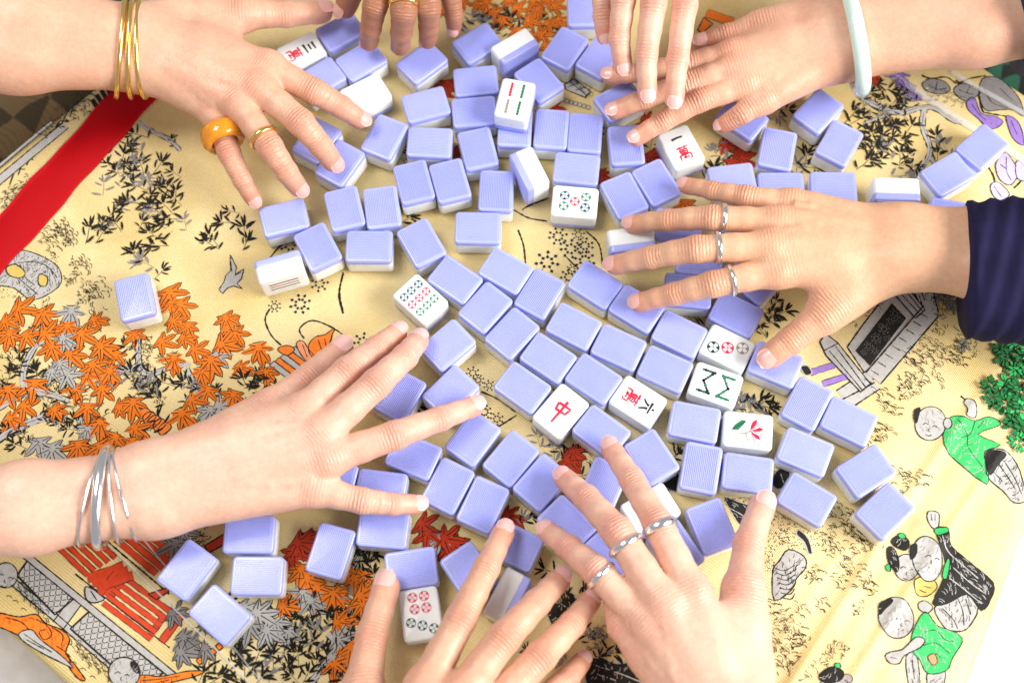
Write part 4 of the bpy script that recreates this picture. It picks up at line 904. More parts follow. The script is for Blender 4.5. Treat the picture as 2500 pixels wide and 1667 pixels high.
# thin stems and branches
for reg, pts in (('C', [(1720, 530), (1690, 600), (1730, 700), (1795, 765)]), ('C', [(1940, 720), (1910, 660), (1990, 605), (2120, 650), (2235, 730)]), ('C', [(2190, 300), (2165, 430), (2190, 560)]), ('D', [(100, 310), (70, 440), (95, 560)]), ('D', [(1215, 30), (1250, 130), (1262, 245)]), ('D', [(1650, 40), (1730, 120), (1755, 260)]), ('D', [(1510, 190), (1580, 260), (1620, 285)]), ('D', [(990, 1310), (1060, 1300), (1205, 1210)]), ('D', [(980, 1060), (1090, 1110), (1200, 1190)]), ('A', [(1190, 1340), (1280, 1390), (1400, 1410)]), ('A', [(1240, 1340), (1290, 1310), (1410, 1265)]), ('C', [(1720, 210), (1770, 150), (1830, 100)]), ('G', [(1480, 40), (1560, 90), (1620, 150)])):
    line('stem', reg, pts, 1.0)
def branch(reg, pts, wd, col='silver'):
    F = Flat(); pp = dens(smooth(QS(reg, pts), 2), 2); z = zlayer(); F.stroke(pp, wd + 1.0, 'black', z, wd * .75 + .8, .3); F.stroke(pp, wd, col, z + .07, wd * .7, .2)
    F.stroke([(x + .3, y + .4) for x, y in pp[2:-2]], .35, 'black', z + .1, .25, .6); F.build('branch', CLOTH, warp=warp)
for reg, pts, wd in (('C', [(880, 680), (890, 900), (960, 950), (1080, 910), (1215, 885)], 4), ('C', [(890, 900), (760, 930), (660, 960), (540, 1010)], 4.5), ('C', [(1190, 915), (1235, 1020), (1260, 1110)], 4), ('C', [(160, 1050), (150, 930), (220, 780), (335, 690)], 4.5), ('C', [(170, 1050), (330, 1080), (440, 1120)], 4.5), ('C', [(170, 1060), (80, 1110), (-20, 1170)], 4.5), ('C', [(310, 1210), (100, 1290), (-20, 1370)], 6), ('C', [(500, 1200), (520, 1290), (600, 1340)], 3.5),
                     ('B', [(1290, 600), (1420, 680), (1560, 720), (1700, 685), (1790, 690), (1900, 760), (1965, 780)], 4.5), ('B', [(1720, 690), (1705, 800), (1750, 930), (1740, 1010), (1690, 1080), (1655, 1145)], 4), ('B', [(1750, 1000), (1825, 1085)], 3), ('B', [(1460, 740), (1330, 790)], 2.5), ('B', [(300, 1050), (330, 1130), (360, 1180)], 3), ('F', [(2220, 1230), (2120, 1390), (1980, 1570)], 6), ('F', [(2200, 900), (2290, 760), (2330, 650)], 3), ('A', [(860, 30), (840, 140), (900, 210)], 4), ('0', [(880, 780), (960, 830), (1080, 890), (1150, 960)], 3.5), ('G', [(0, 1250), (60, 1330), (20, 1420)], 4)):
    branch(reg, pts, wd)

# twig scribbles: little hooked strokes, shared meshes
def twig_mesh(seed, n_=9):
    rnd = random.Random(seed); F = Flat(); pts = [(rnd.uniform(-1, 1), rnd.uniform(-1, 1)) for _ in range(n_)]
    for i, (x, y) in enumerate(pts):
        a = rnd.uniform(.2, 1.6); s_ = rnd.uniform(.28, .5); sg = rnd.choice((-1, 1))
        F.stroke([(x + s_ * math.cos(a + sg * q) * .8, y + s_ * math.sin(a + sg * q)) for q in (-.9, -.45, 0, .45, .9)], .09, 'black', .01 * i, .05)
    for q in range(2): F.stroke([pts[q], ((pts[q][0] + pts[q + 2][0]) / 2 + .1, (pts[q][1] + pts[q + 2][1]) / 2), pts[q + 2]], .06, 'black', .1 + .01 * q, .04)
    return mesh('twig_sprig', F.v, F.f, [M[k] for k in F.mats], F.mi)
TWG = [twig_mesh(s, 9 + s) for s in range(4)]
for reg, pts in {'E': [(1700, 760), (1790, 770), (1850, 830), (1700, 850), (1640, 900), (1780, 880), (1900, 850), (1950, 870), (1600, 980), (1680, 1000), (1790, 980), (1560, 1080), (1450, 1100), (1480, 1170), (1540, 1190), (1400, 1280), (1410, 1340), (1480, 1310), (1380, 1400), (1640, 1060), (1560, 1010), (1130, 590), (1250, 560), (1740, 820), (1620, 830)],
                 'H': [(1190, 530), (1250, 620), (1150, 720), (1260, 720), (1380, 690), (1180, 830), (1220, 850), (1190, 940), (1020, 880), (1350, 940), (1060, 1070), (930, 1110), (1270, 1100), (830, 1220), (920, 1240), (800, 1340), (870, 1310), (780, 1430), (1600, 300), (1690, 280), (1560, 250), (1300, 900), (720, 1290), (830, 1480), (960, 1500), (740, 1100), (1100, 640), (900, 1380), (1120, 480), (1240, 560), (1300, 660)],
                 'C': [(300, 60), (400, 90), (330, 150), (450, 230), (530, 250), (420, 360), (600, 390), (560, 450), (500, 470), (360, 40), (480, 300), (640, 440), (540, 390)], '0': [(350, 1450), (400, 1480), (300, 1520), (420, 1540), (470, 740), (560, 690), (380, 800), (600, 590)], 'A': [(1330, 240), (1600, 560), (1640, 610)], 'G': [(1700, 1300), (1750, 1240)]}.items():
    for x, y in pts: put_leaf('twig_sprig', TWG[rl.randrange(4)], reg, x, y, rl.uniform(-.4, .4), rl.uniform(95, 135), .24)

for reg, x0, y0, x1, y1, n_ in (('C', 0, 500, 1300, 1400, 42), ('E', 1250, 350, 1500, 640, 8), ('E', 1780, 380, 2050, 760, 12), ('F', 1050, 520, 1300, 720, 6), ('A', 1050, 20, 1480, 260, 10), ('H', 700, 500, 1400, 1500, 12)):
    for _ in range(n_): put_leaf('twig_sprig', TWG[rl.randrange(4)], reg, rl.uniform(x0, x1), rl.uniform(y0, y1), rl.uniform(0, 6), rl.uniform(85, 140), .12)
# stippling that nobody could count
F = Flat()
for reg, x0, y0, x1, y1, n_ in (('H', 720, 490, 1000, 720, 260), ('H', 700, 700, 760, 860, 50), ('H', 960, 600, 1100, 740, 60), ('C', 30, 190, 370, 300, 150), ('C', 0, 380, 200, 470, 60), ('E', 560, 1150, 700, 1180, 20), ('H', 740, 200, 820, 320, 60), ('H', 430, 380, 700, 480, 120)):
    for _ in range(n_):
        p = Q(reg, rl.uniform(x0, x1), rl.uniform(y0, y1)); F.disc(p[0], p[1], rl.uniform(.25, .62), 'black', .2 + rl.random() * .03, 6, rl.uniform(.2, .4), .8)
so = F.build('stipple_stitches', CLOTH, warp=warp); so['kind'] = 'stuff'

# rocks, bird, lantern finial
patch('woven_rock', 'C', [(100, 160), (200, 170), (330, 230), (385, 300), (370, 390), (210, 475), (90, 400), (-10, 380), (-10, 320), (60, 220)], 'silver', z=.12, hatch='black', lines=([(70, 250), (200, 230), (300, 260), (360, 330)], [(110, 330), (180, 390), (240, 440)], [(130, 250), (160, 330), (220, 380)]))
patch('rock_hollow', 'C', [(40, 270), (100, 250), (160, 300), (130, 335), (60, 320)], 'goldt', z=.3); patch('rock_hollow', 'C', [(250, 310), (300, 330), (290, 385), (245, 375)], 'goldt', z=.3)
patch('woven_bird', 'C', [(1470, 190), (1510, 270), (1500, 315), (1558, 280), (1540, 340), (1510, 370), (1545, 405), (1490, 385), (1450, 400), (1420, 435), (1398, 410), (1430, 360), (1440, 320), (1472, 290)], 'silver', rnd=0, lw=.7, lines=([(1475, 230), (1480, 300)], [(1500, 320), (1540, 300)]))
patch('lantern_finial', 'C', [(2135, 662), (2120, 690), (2105, 745), (2060, 820), (1985, 830), (1968, 765), (2010, 712), (2075, 695), (2115, 665)], 'orange', lw=.8, lines=([(2030, 730), (2050, 790)], [(2070, 720), (2080, 770)]))
patch('lantern_petal', 'C', [(1890, 760), (1930, 735), (1970, 790), (2020, 840), (2080, 830), (2040, 870), (1950, 860)], 'peach', lw=.7, lines=([(1930, 760), (1960, 840)], [(1970, 800), (2000, 860)]))
for i, c in enumerate(('silver', 'orange', 'silver', 'orange', 'silver')):
    x, y = 1880 - 33 * i, 770 + 24 * i; patch('lantern_band', 'C', [(x, y), (x + 160, y + 120), (x + 135, y + 148), (x - 28, y + 26)], c, rnd=0, lw=.7)
patch('lantern_shoulder', 'C', [(1770, 790), (1830, 765), (1880, 790), (1830, 830)], 'orange', lw=.7)
patch('grey_rock', 'H', [(850, 715), (950, 760), (960, 830), (900, 900), (880, 960), (760, 1040), (750, 850), (790, 790)], 'silver', z=.15, hatch='black', lines=[[(760 + 8 * k, 830 + 32 * k), (820 + 8 * k, 850 + 30 * k), (890, 815 + 30 * k)] for k in range(7)], lw=.9)
patch('dark_rock', 'H', [(440, 380), (560, 420), (700, 470), (760, 470), (720, 560), (640, 600), (540, 560), (480, 470)], 'black', z=.12, line='silver', lw=.8, hatch='silver', lines=([(470, 450), (560, 500), (640, 580)], [(560, 430), (640, 500), (720, 520)]))
patch('dark_rock', 'H', [(790, 200), (860, 220), (840, 300), (780, 330), (740, 280)], 'black', z=.12, line='silver', lw=.8, lines=([(800, 230), (820, 290)],))
patch('dark_rock', 'G', [(1680, 1400), (1850, 1440), (1980, 1430), (2080, 1560), (1700, 1600), (1640, 1500)], 'black', z=.12, line='silver', lw=1.0, hatch='silver', lines=([(1700, 1450), (1850, 1500), (2000, 1560)], [(1720, 1510), (1840, 1550)]))
patch('dark_rock', 'G', [(1380, 1000), (1500, 960), (1600, 1040), (1660, 1180), (1560, 1260), (1430, 1200)], 'black', z=.12, line='silver', lw=.9, hatch='goldt', lines=([(1420, 1040), (1520, 1080), (1600, 1180)], [(1460, 1150), (1540, 1210)]))
patch('dark_rock', 'G', [(1180, 1080), (1280, 1040), (1330, 1150), (1240, 1280), (1150, 1230)], 'grey', z=.12, line='black', lw=.9, hatch='black')
patch('dark_rock', 'H', [(100, 210), (180, 260), (160, 350), (60, 320), (40, 260)], 'black', z=.12, line='silver', lw=.9)
patch('curled_branch', 'H', [(920, 590), (980, 650), (1000, 740), (975, 735), (950, 670), (900, 620)], 'black', z=.2, line='silver')

# red railing, lattice panels (lower left)
def bars(name, reg, a, b, step, n_, wd, col):
    for k in range(n_):
        p, q = Q(reg, a[0] + step[0] * k, a[1] + step[1] * k), Q(reg, b[0] + step[0] * k, b[1] + step[1] * k); z = zlayer()
        F = Flat(); F.stroke(dens([p, q], 3), wd + .8, 'black', z, None, .1); F.stroke(dens([p, q], 3), wd, col, z + .06, None, .08); F.build(name, CLOTH, warp=warp)
bars('railing_bar', 'F', (370, 700), (560, 880), (44, -28), 5, 3.0, 'redt'); bars('railing_bar', 'F', (780, 880), (1085, 1110), (-30, 44), 5, 3.2, 'redt')
bars('railing_bar', 'F', (740, 650), (1000, 870), (40, -36), 4, 4.0, 'redt'); bars('railing_post', 'F', (560, 900), (790, 820), (30, 30), 3, 6.0, 'redt')
bars('railing_post', 'F', (640, 1000), (740, 860), (34, 10), 3, 4.0, 'redt'); bars('railing_post', 'F', (1150, 1140), (1030, 1300), (0, 0), 1, 5, 'redt'); bars('railing_post', 'F', (1050, 1130), (960, 1260), (0, 0), 1, 4, 'redt')
patch('red_pennant', 'F', [(1300, 690), (1430, 615), (1430, 680), (1330, 735)], 'redt', rnd=0); patch('red_pennant', 'F', [(945, 1000), (1080, 955), (1075, 985), (1000, 1035)], 'redt', rnd=0)
for k in range(4): patch('railing_block', 'F', [(1250 + 42 * k, 1420 - 30 * k), (1275 + 42 * k, 1400 - 30 * k), (1300 + 42 * k, 1430 - 30 * k), (1272 + 42 * k, 1450 - 30 * k)], 'orange', rnd=0)
for k in range(5): patch('tree_bark_band', 'C', [(880 + 32 * k, 1195 + 26 * k), (930 + 32 * k, 1165 + 22 * k), (965 + 32 * k, 1200 + 22 * k), (905 + 32 * k, 1250 + 22 * k)], 'orange')
def strip(reg, a, b, wd, col, lw=.8):
    z = zlayer(); p, q = Q(reg, *a), Q(reg, *b); F = Flat(); F.stroke(dens([p, q], 3), wd, col, z); L_ = math.hypot(q[0] - p[0], q[1] - p[1]); nx, ny = -(q[1] - p[1]) / L_ * wd / 2, (q[0] - p[0]) / L_ * wd / 2
    for s_ in (1, -1): F.stroke(dens([(p[0] + nx * s_, p[1] + ny * s_), (q[0] + nx * s_, q[1] + ny * s_)], 2), lw, 'black', z + .06, None, .3)
    F.build('balustrade_rail', CLOTH, warp=warp)
strip('F', (150, 740), (1130, 1540), 4.5, 'silver'); strip('F', (90, 925), (800, 1530), 4.5, 'silver'); strip('F', (490, 1040), (370, 1200), 9, 'silver')
line('railing_edge', 'F', [(670, 650), (1000, 930), (1080, 1000)], .9, sm_=0); line('railing_edge', 'F', [(480, 870), (760, 1090), (1080, 1340)], .9, sm_=0); line('railing_edge', 'F', [(1150, 1400), (1270, 1470)], .9, sm_=0)
def lattice(reg, quad, n_, m_):
    z = zlayer(); c = QS(reg, quad)
    def bl(s_, t_): return tuple(c[0][i] * (1 - s_) * (1 - t_) + c[1][i] * s_ * (1 - t_) + c[2][i] * s_ * t_ + c[3][i] * (1 - s_) * t_ for i in (0, 1))
    F = Flat(); F.poly(c, 'silver', z); F.stroke(dens(c + [c[0]], 2), 1.3, 'black', z + .06)
    for i in range(n_):
        for j in range(m_):
            o_ = .5 * (j % 2)
            if i + o_ + 1 > n_: continue
            p = [bl((i + o_ + .08 + .84 * q / 6) / n_, (j + .15 + .75 * math.sin(math.pi * q / 6)) / m_) for q in range(7)]; F.stroke(p, .55, 'black', z + .05 + .002 * j)
    F.build('lattice_panel', CLOTH, warp=warp)
lattice('F', [(190, 770), (470, 1030), (350, 1130), (110, 880)], 8, 5); lattice('F', [(570, 1110), (1040, 1500), (900, 1620), (450, 1220)], 13, 5)
for x, y in ((150, 1010), (200, 1060), (110, 980), (250, 1120), (520, 1400), (580, 1440), (640, 1490), (480, 1350)): put_leaf('twig_sprig', TWG[1], 'F', x, y, 0, 120, .24)
patch('pale_finial', 'F', [(545, 955), (590, 965), (650, 1010), (665, 1035), (600, 1055), (550, 1030)], 'silver', lines=([(580, 980), (620, 1040)],))
patch('orange_peony', 'F', [(-20, 1120), (120, 1145), (230, 1128), (290, 1185), (400, 1230), (445, 1290), (420, 1370), (470, 1440), (545, 1545), (490, 1530), (400, 1410), (300, 1335), (180, 1290), (60, 1235), (-20, 1195)], 'orange', lw=.9, hatch='redt', lines=([(230, 1160), (300, 1200), (330, 1260), (280, 1290), (250, 1240), (290, 1225)], [(330, 1210), (400, 1260), (390, 1330)], [(40, 1150), (140, 1180), (200, 1250)], [(360, 1330), (430, 1380), (450, 1440)]))
patch('grey_scroll', 'F', [(120, 1250), (200, 1225), (260, 1290), (380, 1380), (470, 1470), (380, 1430), (260, 1370), (150, 1300)], 'silver', z=.6, lw=.8, lines=([(150, 1250), (220, 1300), (330, 1370)], [(170, 1290), (280, 1350)]))

# balustrade at the right
patch('balustrade_frame', 'E', [(1490, 420), (1695, 560), (1375, 1000), (1225, 775), (1320, 640)], 'silver', rnd=0, z=.14, lw=1.0)
patch('balustrade_panel', 'E', [(1510, 490), (1605, 592), (1370, 900), (1272, 800)], 'black', rnd=0, z=.26, line='silver', lw=.6)
for x, y, r in ((1530, 560, 34), (1500, 610, 28), (1460, 660, 36), (1410, 720, 34), (1360, 770, 30), (1400, 800, 26), (1480, 720, 24), (1555, 600, 26), (1330, 810, 22), (1440, 640, 20)): put_leaf('scroll_rosette', BLS[0], 'E', x, y, 0, r * 2.4, .42)
patch('balustrade_post', 'E', [(1050, 745), (1085, 688), (1165, 750), (1372, 1010), (1310, 1062), (1090, 830)], 'silver', rnd=0, lw=1.0, lines=([(1150, 770), (1340, 1030)], [(1110, 800), (1320, 1050)], [(1075, 800), (1170, 750)]))
patch('balustrade_post', 'E', [(1470, 375), (1560, 325), (1722, 540), (1660, 592)], 'silver', rnd=0, lw=1.0, lines=([(1500, 360), (1690, 570)], [(1540, 345), (1710, 555)]))
z = .1
for a, b_, w_ in (((1760, 545), (1390, 975), 13), ((1700, 310), (1762, 560), 11), ((1390, 985), (1200, 1110), 16), ((1620, 300), (1700, 480), 5)): strip('E', a, b_, w_, 'silver', 1.0)
for k in range(9): line('paving_joint', 'E', [(1740 - 45 * k, 590 + 52 * k), (1690 - 45 * k, 560 + 52 * k)], .6, z=.62, sm_=0)
bars('purple_rung', 'E', (985, 940), (1140, 890), (85, 70), 2, 4.2, 'purple'); patch('rail_knob', 'E', [(925, 905), (970, 895), (1000, 940), (960, 955)], 'black', line='silver')
line('paving_edge', 'E', [(1190, 1110), (1290, 1060), (1400, 1000)], .9)

# green trees: clumps of small outlined leaves
def leaf_clump(seed, col):
    rnd = random.Random(seed); F = Flat()
    for i in range(26):
        r = math.sqrt(rnd.random()); a = rnd.uniform(0, 6.28); x, y = r * math.cos(a), r * math.sin(a); aa = a + rnd.uniform(-.5, .5); L_, w_ = .3, .13
        for g, c, z in ((1.22, 'black', .02 * i), (1, col, .02 * i + .012)):
            F.poly([(x + L_ * g * math.cos(t) * math.cos(aa) - w_ * g * math.sin(t) * math.sin(aa), y + L_ * g * math.cos(t) * math.sin(aa) + w_ * g * math.sin(t) * math.cos(aa)) for t in [6.283 * q / 8 for q in range(8)]], c, z)
    return mesh('leaf_clump', F.v, F.f, [M[k] for k in F.mats], F.mi)
CL = {c: [leaf_clump(s, c) for s in range(3)] for c in ('dgreen', 'green', 'grey')}
for x, y, s_, c in ((2200, 790, 110, 'dgreen'), (2290, 770, 120, 'green'), (2240, 860, 130, 'dgreen'), (2330, 850, 130, 'dgreen'), (2300, 930, 110, 'green'), (2130, 1030, 110, 'dgreen'), (2230, 1040, 140, 'green'), (2150, 1110, 110, 'dgreen'), (2310, 1060, 140, 'dgreen'), (2230, 1130, 140, 'dgreen'), (2310, 1170, 150, 'green'), (2280, 1260, 120, 'dgreen'), (2340, 1290, 130, 'dgreen'), (2310, 1380, 110, 'green'), (2380, 1000, 140, 'dgreen'), (1840, 450, 110, 'grey'), (1850, 380, 90, 'grey'), (1900, 520, 80, 'grey'), (1960, 770, 80, 'grey')):
    put_leaf('leaf_clump', CL[c][rl.randrange(3)], 'E', x, y, rl.uniform(0, 6), s_ * 1.15)

# flowers at the upper right
for pts, c, ln in (([(1700, 540), (1760, 500), (1850, 520), (1885, 570), (1830, 600), (1740, 590)], 'grey', ([(1790, 570), (1740, 540)], [(1790, 570), (1800, 520)], [(1790, 570), (1860, 560)])), ([(1910, 560), (1970, 530), (2060, 560), (2055, 610), (1980, 640), (1920, 600)], 'grey', ([(1990, 590), (1940, 570)], [(1990, 590), (2010, 545)], [(1990, 590), (2040, 600)])),
                   ([(1990, 640), (2040, 620), (2080, 720), (2170, 740), (2220, 780), (2140, 830), (2060, 760), (2000, 700)], 'purple', ([(2020, 660), (2080, 740), (2150, 790)],)), ([(2240, 740), (2300, 760), (2340, 830), (2350, 930), (2290, 900), (2260, 830)], 'purple', ([(2270, 770), (2310, 860)],)), ([(2200, 1000), (2240, 970), (2290, 1040), (2320, 1100), (2270, 1180), (2200, 1150), (2170, 1060)], 'lil', ([(2240, 1000), (2240, 1090), (2270, 1150)], [(2200, 1050), (2240, 1080)])), ([(2140, 1180), (2190, 1165), (2260, 1240), (2200, 1280), (2150, 1240)], 'lil', ([(2160, 1190), (2210, 1260)],)),
                   ([(2300, 1040), (2352, 1020), (2400, 1080), (2380, 1150), (2310, 1140)], 'lil', ()), ([(2090, 500), (2180, 490), (2270, 560), (2330, 640), (2352, 740), (2280, 700), (2190, 700), (2110, 700), (2070, 600)], 'grey', ([(2100, 560), (2150, 650), (2250, 690)], [(2200, 560), (2280, 640)]))):
    patch('woven_flower', 'B', pts, c, lines=ln, lw=.7, rnd=2)
for pts in ([(1700, 480), (1760, 500), (1860, 490), (1930, 530), (2000, 500), (2110, 480)], [(2060, 560), (2090, 700), (2130, 720), (2240, 740)], [(1920, 510), (2010, 560), (2080, 590)], [(2120, 1060), (2160, 1130), (2170, 1230)], [(2290, 1200), (2340, 1150)]): line('flower_stem', 'B', pts, 1.1)
for x, y in ((1850, 620), (1900, 640), (1790, 610), (1750, 610), (1950, 650)): put_leaf('twig_sprig', TWG[2], 'B', x, y, .7, 90, .24)
patch('roof_tiles', 'A', [(1510, 540), (1570, 505), (1680, 590), (1640, 625), (1520, 575)], 'silver', rnd=0, lw=.9, lines=([(1540, 520), (1650, 610)], [(1530, 560), (1600, 530)], [(1580, 580), (1640, 560)]))
for k in range(7):
    F = Flat(); p = Q('A', 1500 + 27 * k, 640 + 8 * k); F.ring(p[0], p[1], .9, 1.8, 'silver', .3); F.ring(p[0], p[1], 1.8, 2.2, 'black', .3); F.build('eave_ring', CLOTH, warp=warp)
patch('woven_sash', 'B', [(270, 190), (310, 110), (370, 150), (300, 210)], 'orange', rnd=0); bars('woven_sash', 'B', (320, 100), (490, 160), (5, -12), 4, 2.0, 'orange')

# four playing children in the weave
def child(parts):
    e_ = link(bpy.data.objects.new('woven_child', None), CLOTH)
    for a in parts: patch(a[0], a[1], a[2], a[3], parent=e_, lw=max(.6, a[5]) if len(a) > 5 else .65, rnd=2, lines=a[4] if len(a) > 4 else (), z=a[6] if len(a) > 6 else None, hatch={'green': 'silver', 'black': 'silver', 'silver': 'grey' if a[0] == 'head' else 'black', 'orange': 'black'}.get(a[3]) if a[0] in ('coat', 'trousers', 'sleeve', 'leg', 'hair', 'head') else None)
def ell(cx_, cy_, rx, ry, rot=0, n_=14): return [(cx_ + rx * math.cos(t) * math.cos(rot) - ry * math.sin(t) * math.sin(rot), cy_ + rx * math.cos(t) * math.sin(rot) + ry * math.sin(t) * math.cos(rot)) for t in [6.283 * k / n_ for k in range(n_)]]
def features(x, y): return ([(x - 38, y - 4), (x - 18, y - 16), (x - 2, y - 6)], [(x + 22, y + 8), (x + 42, y + 2), (x + 56, y + 12)], [(x + 4, y + 18), (x - 2, y + 34), (x + 10, y + 38)], [(x - 20, y + 56), (x, y + 66), (x + 18, y + 60)])
child([('trousers', 'H', [(2120, 90), (2230, 85), (2310, 170), (2352, 300), (2370, 400), (2290, 415), (2220, 340), (2110, 235)], 'silver', [[(2150, 120), (2230, 220), (2300, 330)], [(2200, 110), (2280, 230), (2340, 360)], [(2140, 200), (2220, 280)]], .9, .2),
       ('waistband', 'H', [(2110, 100), (2180, 85), (2240, 110), (2190, 170), (2140, 240), (2110, 200)], 'black', (), .6, .42),
       ('coat', 'E', [(1870, 1240), (1940, 1215), (2040, 1245), (2130, 1220), (2205, 1270), (2060, 1330), (2200, 1400), (2100, 1445), (2120, 1560), (2115, 1650), (1990, 1560), (1840, 1400)], 'green', [[(1930, 1240), (1990, 1330), (2000, 1420), (2090, 1540)], [(2040, 1250), (2010, 1330), (1950, 1350)], [(2100, 1240), (2060, 1290)]], .6, .3),
       ('arm', 'E', [(1985, 1215), (1990, 1170), (1968, 1130), (1990, 1105), (2030, 1120), (2050, 1170), (2040, 1225)], 'silver'), ('head', 'E', ell(1757, 1262, 98, 108, .2), 'silver', features(1745, 1275), .7, .45), ('hair', 'E', [(1655, 1180), (1690, 1160), (1680, 1220), (1665, 1260), (1650, 1225)], 'black', (), .5, .62), ('ear', 'E', ell(1865, 1262, 26, 34), 'silver', (), .6, .55)])
line('fan_stick', 'E', [(1950, 1088), (1985, 1118)], 1.2, sm_=0)
child([('trousers', 'H', [(1780, 1090), (1860, 1040), (1950, 960), (2060, 1080), (1990, 1220), (1900, 1235), (1840, 1205)], 'silver', [[(1830, 1090), (1900, 1160), (1930, 1220)], [(1920, 1010), (1960, 1100), (1970, 1200)], [(1980, 1030), (2010, 1130)]], .8, .2),
       ('coat', 'H', [(1790, 580), (1862, 585), (1890, 690), (2010, 800), (2155, 925), (2140, 1030), (2080, 1105), (1990, 1000), (1860, 1060), (1770, 1060), (1840, 900), (1850, 780), (1810, 680)], 'black', [[(1830, 640), (1880, 740), (2060, 900)], [(1900, 830), (2000, 920), (2110, 1000)], [(1880, 900), (1960, 960), (2080, 1060)]], .8, .3),
       ('hand', 'H', [(1735, 520), (1745, 470), (1805, 480), (1812, 530), (1800, 580), (1765, 575)], 'silver', [[(1760, 490), (1765, 530)], [(1785, 490), (1785, 530)]]), ('cuff', 'H', [(1780, 585), (1850, 575), (1865, 605), (1800, 625)], 'green', (), .6, .5), ('collar', 'H', [(1830, 880), (1860, 780), (1880, 790), (1860, 900)], 'green', (), .6, .5),
       ('head', 'H', ell(1735, 775, 95, 145, -.15), 'silver', features(1755, 770), .7, .5), ('ear', 'H', [(1625, 700), (1665, 680), (1665, 740), (1630, 780)], 'black', (), .5, .6)])
child([('head', 'H', ell(1600, 830, 75, 85), 'silver', features(1600, 840), .7, .35), ('hair', 'H', [(1505, 660), (1560, 620), (1620, 660), (1600, 720), (1540, 700)], 'black', (), .5, .45), ('hair', 'H', [(1480, 710), (1520, 700), (1555, 790), (1540, 860), (1490, 800)], 'black', (), .5, .45), ('ribbon', 'H', [(1550, 620), (1580, 608), (1600, 635), (1570, 645)], 'green', (), .5, .55), ('ribbon', 'H', [(1470, 820), (1495, 810), (1500, 850), (1480, 850)], 'green', (), .5, .55), ('sleeve', 'H', [(1650, 910), (1750, 890), (1800, 950), (1740, 1010), (1670, 1000)], 'goldt', [[(1690, 940), (1760, 960)], [(1680, 970), (1730, 990)]], .7, .25)])
child([('leg', 'H', [(1600, 1400), (1665, 1380), (1690, 1540), (1680, 1600), (1625, 1600)], 'silver', [[(1640, 1420), (1655, 1540)]], .7, .2), ('leg', 'H', [(1740, 1490), (1850, 1480), (1830, 1600), (1750, 1610)], 'silver', (), .7, .2),
       ('coat', 'H', [(1640, 1250), (1720, 1110), (1800, 1200), (1920, 1245), (1960, 1300), (1900, 1400), (1860, 1485), (1740, 1505), (1690, 1420), (1640, 1360)], 'green', [[(1720, 1240), (1790, 1230), (1850, 1290), (1900, 1300)], [(1700, 1330), (1790, 1310), (1880, 1380)], [(1740, 1400), (1800, 1380), (1840, 1440)]], .6, .3), ('sash', 'H', [(1740, 1400), (1780, 1380), (1800, 1430), (1770, 1450)], 'peach', (), .5, .62),
       ('arm', 'H', [(1660, 1275), (1720, 1290), (1690, 1340), (1590, 1390), (1560, 1440), (1500, 1440), (1470, 1390), (1510, 1365), (1580, 1350)], 'silver', [[(1500, 1400), (1540, 1410)]], .7, .45), ('head', 'H', ell(1537, 1150, 112, 132, -.3), 'silver', features(1570, 1165), .7, .5), ('hair', 'H', [(1430, 1060), (1500, 1030), (1510, 1050), (1460, 1100), (1430, 1130)], 'black', (), .5, .62), ('hand', 'H', [(1680, 1060), (1720, 1040), (1770, 1080), (1740, 1120), (1690, 1100)], 'silver')])
child([('hair', 'H', [(1060, 1500), (1130, 1460), (1200, 1490), (1190, 1540), (1110, 1570), (1050, 1540)], 'black', (), .5, .4), ('head', 'H', ell(1140, 1590, 90, 70), 'silver', (), .6, .3), ('ribbon', 'H', [(1150, 1440), (1180, 1440), (1180, 1470), (1150, 1465)], 'green', (), .5, .5), ('arm', 'H', ell(1220, 1540, 35, 30), 'silver', (), .6, .25)])
child([('head', 'F', ell(792, 1500, 100, 98), 'silver', features(770, 1510), .8, .66), ('hair', 'F', [(835, 1430), (870, 1440), (895, 1500), (870, 1500), (840, 1470)], 'black', (), .5, .72), ('sleeve', 'F', [(840, 1575), (900, 1515), (1010, 1525), (1100, 1510), (1200, 1490), (1300, 1492), (1240, 1525), (1100, 1560), (1000, 1600)], 'orange', [[(900, 1550), (1020, 1540), (1150, 1520)], [(960, 1575), (1080, 1545)]], .7, .6)])
child([('head', 'F', ell(40, 880, 75, 80), 'silver', features(30, 890), .7, .66)])

# border beyond the ribbon (upper left)
strip('0', (-40, 1180), (420, 800), 7, 'silver', .9); strip('0', (-40, 1090), (330, 780), 3, 'silver', .7)
for k in range(8): line('eave_line', '0', [(60 + 55 * k, 1180 - 62 * k), (100 + 55 * k, 1090 - 62 * k), (160 + 55 * k, 1080 - 62 * k)], .8, sm_=1)
for k in range(4): patch('gate_post', '0', [(580 + 28 * k, 640 - 30 * k), (600 + 28 * k, 630 - 30 * k), (640 + 28 * k, 700 - 30 * k), (620 + 28 * k, 710 - 30 * k)], 'black', rnd=0)
for x, y in ((480, 660), (420, 720), (350, 800), (280, 870), (540, 620), (30, 1260), (90, 1220), (150, 1180), (20, 1320), (60, 1280), (120, 1240)): put_leaf('twig_sprig', TWG[rl.randrange(4)], '0', x, y, rl.uniform(0, 3), 115, .3)

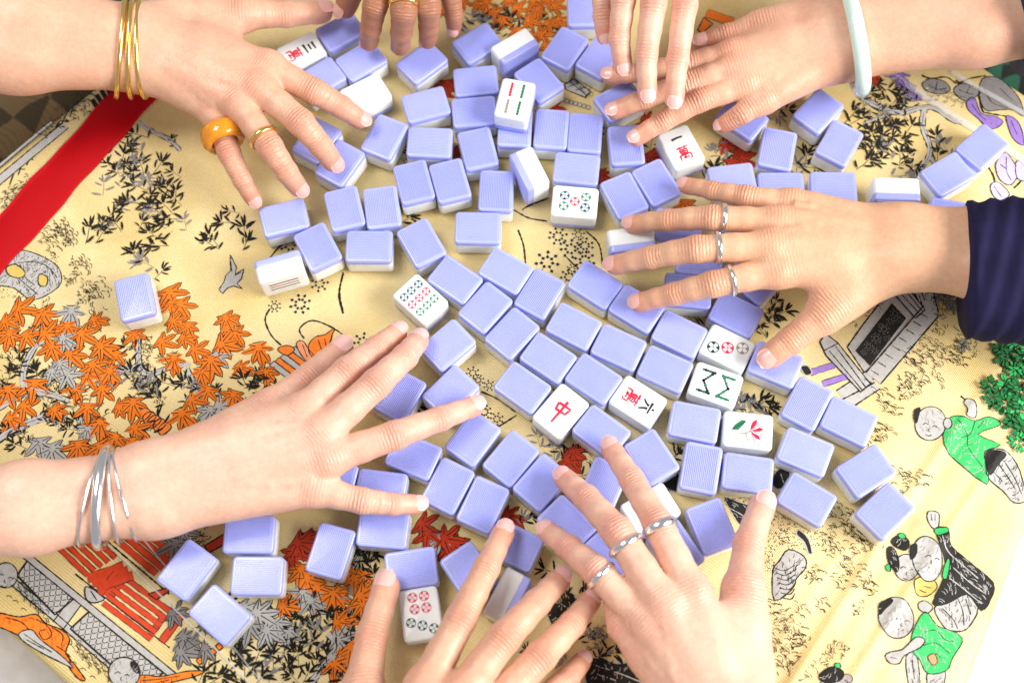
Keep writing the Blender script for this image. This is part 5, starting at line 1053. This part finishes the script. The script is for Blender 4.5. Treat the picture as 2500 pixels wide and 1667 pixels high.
# ------------------------------------------------------------------ red satin ribbon across the left corner, clear cover edges
red = mat('red_satin', (.42, .0015, .005), .55, Specular_IOR_Level=.1)
n, l, b = nodes(red); tc = n.new('ShaderNodeTexCoord'); nz = n.new('ShaderNodeTexNoise'); nz.inputs['Scale'].default_value = 900; l.new(tc.outputs['Object'], nz.inputs['Vector'])
bp = n.new('ShaderNodeBump'); bp.inputs['Strength'].default_value = .3; bp.inputs['Distance'].default_value = .0004; l.new(nz.outputs[0], bp.inputs['Height']); l.new(bp.outputs[0], b.inputs['Normal'])
def band(name, a0, a1, b0, b1, m_, zt, n_=40, crown=.0006, ww=7, wavy=0.0):
    """ribbon between two edges a0->a1 and b0->b1 (photo pixels on the cloth)"""
    A0, A1, B0, B1 = P(*a0), P(*a1), P(*b0), P(*b1); v, f = [], []
    for lay in (0, 1):
        for i in range(n_):
            for j in range(ww):
                s_, t_ = i / (n_ - 1), j / (ww - 1); p = A0.lerp(A1, s_).lerp(B0.lerp(B1, s_), t_); p += (B0 - A0).normalized() * wavy * (math.sin(s_ * 23 + 4 * t_) + .6 * math.sin(s_ * 51 + t_))
                z = float(cloth_z(p.x, p.y)) + .0006 + lay * (zt + crown * math.sin(math.pi * t_) + .0003 * math.sin(s_ * 19 + t_ * 3)); v.append((p.x, p.y, z))
    N_ = n_ * ww
    for lay in (0, 1):
        for i in range(n_ - 1):
            for j in range(ww - 1):
                a = lay * N_ + i * ww + j; q = (a, a + 1, a + ww + 1, a + ww); f.append(q if lay else q[::-1])
    for i in range(n_ - 1):
        for j in (0, ww - 1): a = i * ww + j; f.append((a, a + ww, a + ww + N_, a + N_))
    return obj(name, mesh(name, v, f, [m_], smooth=True))
tag(band('satin_ribbon', (-260, 809), (420, 63), (-180, 876), (455, 160), red, .0006, 90, .0011, 9, .0007), 'wide red satin ribbon laid diagonally across the left corner of the cloth', 'ribbon')
clear = mat('clear_plastic', (.9, .9, .9), .2, Alpha=.28)
tag(band('plastic_strip', (2118, 138), (2560, 420), (2112, 150), (2552, 436), clear, .0012, crown=.0002, ww=3), 'narrow clear plastic strip crossing the purple and grey flowers at upper right', 'plastic strip')
tag(band('plastic_strip', (2325, 172), (2580, 318), (2320, 180), (2574, 328), clear, .0012, crown=.0002, ww=3), 'narrow clear plastic strip along the cloth edge at upper right corner', 'plastic strip')
tag(band('plastic_strip', (240, 1300), (640, 1690), (237, 1304), (636, 1694), clear, .0008, crown=.0002, ww=3), 'thin clear plastic edge crossing the red railing at lower left', 'plastic strip')
tag(band('plastic_strip', (290, 1240), (665, 1690), (287, 1243), (661, 1693), clear, .0008, crown=.0002, ww=3), 'thin clear plastic edge passing under the lower left tiles', 'plastic strip')
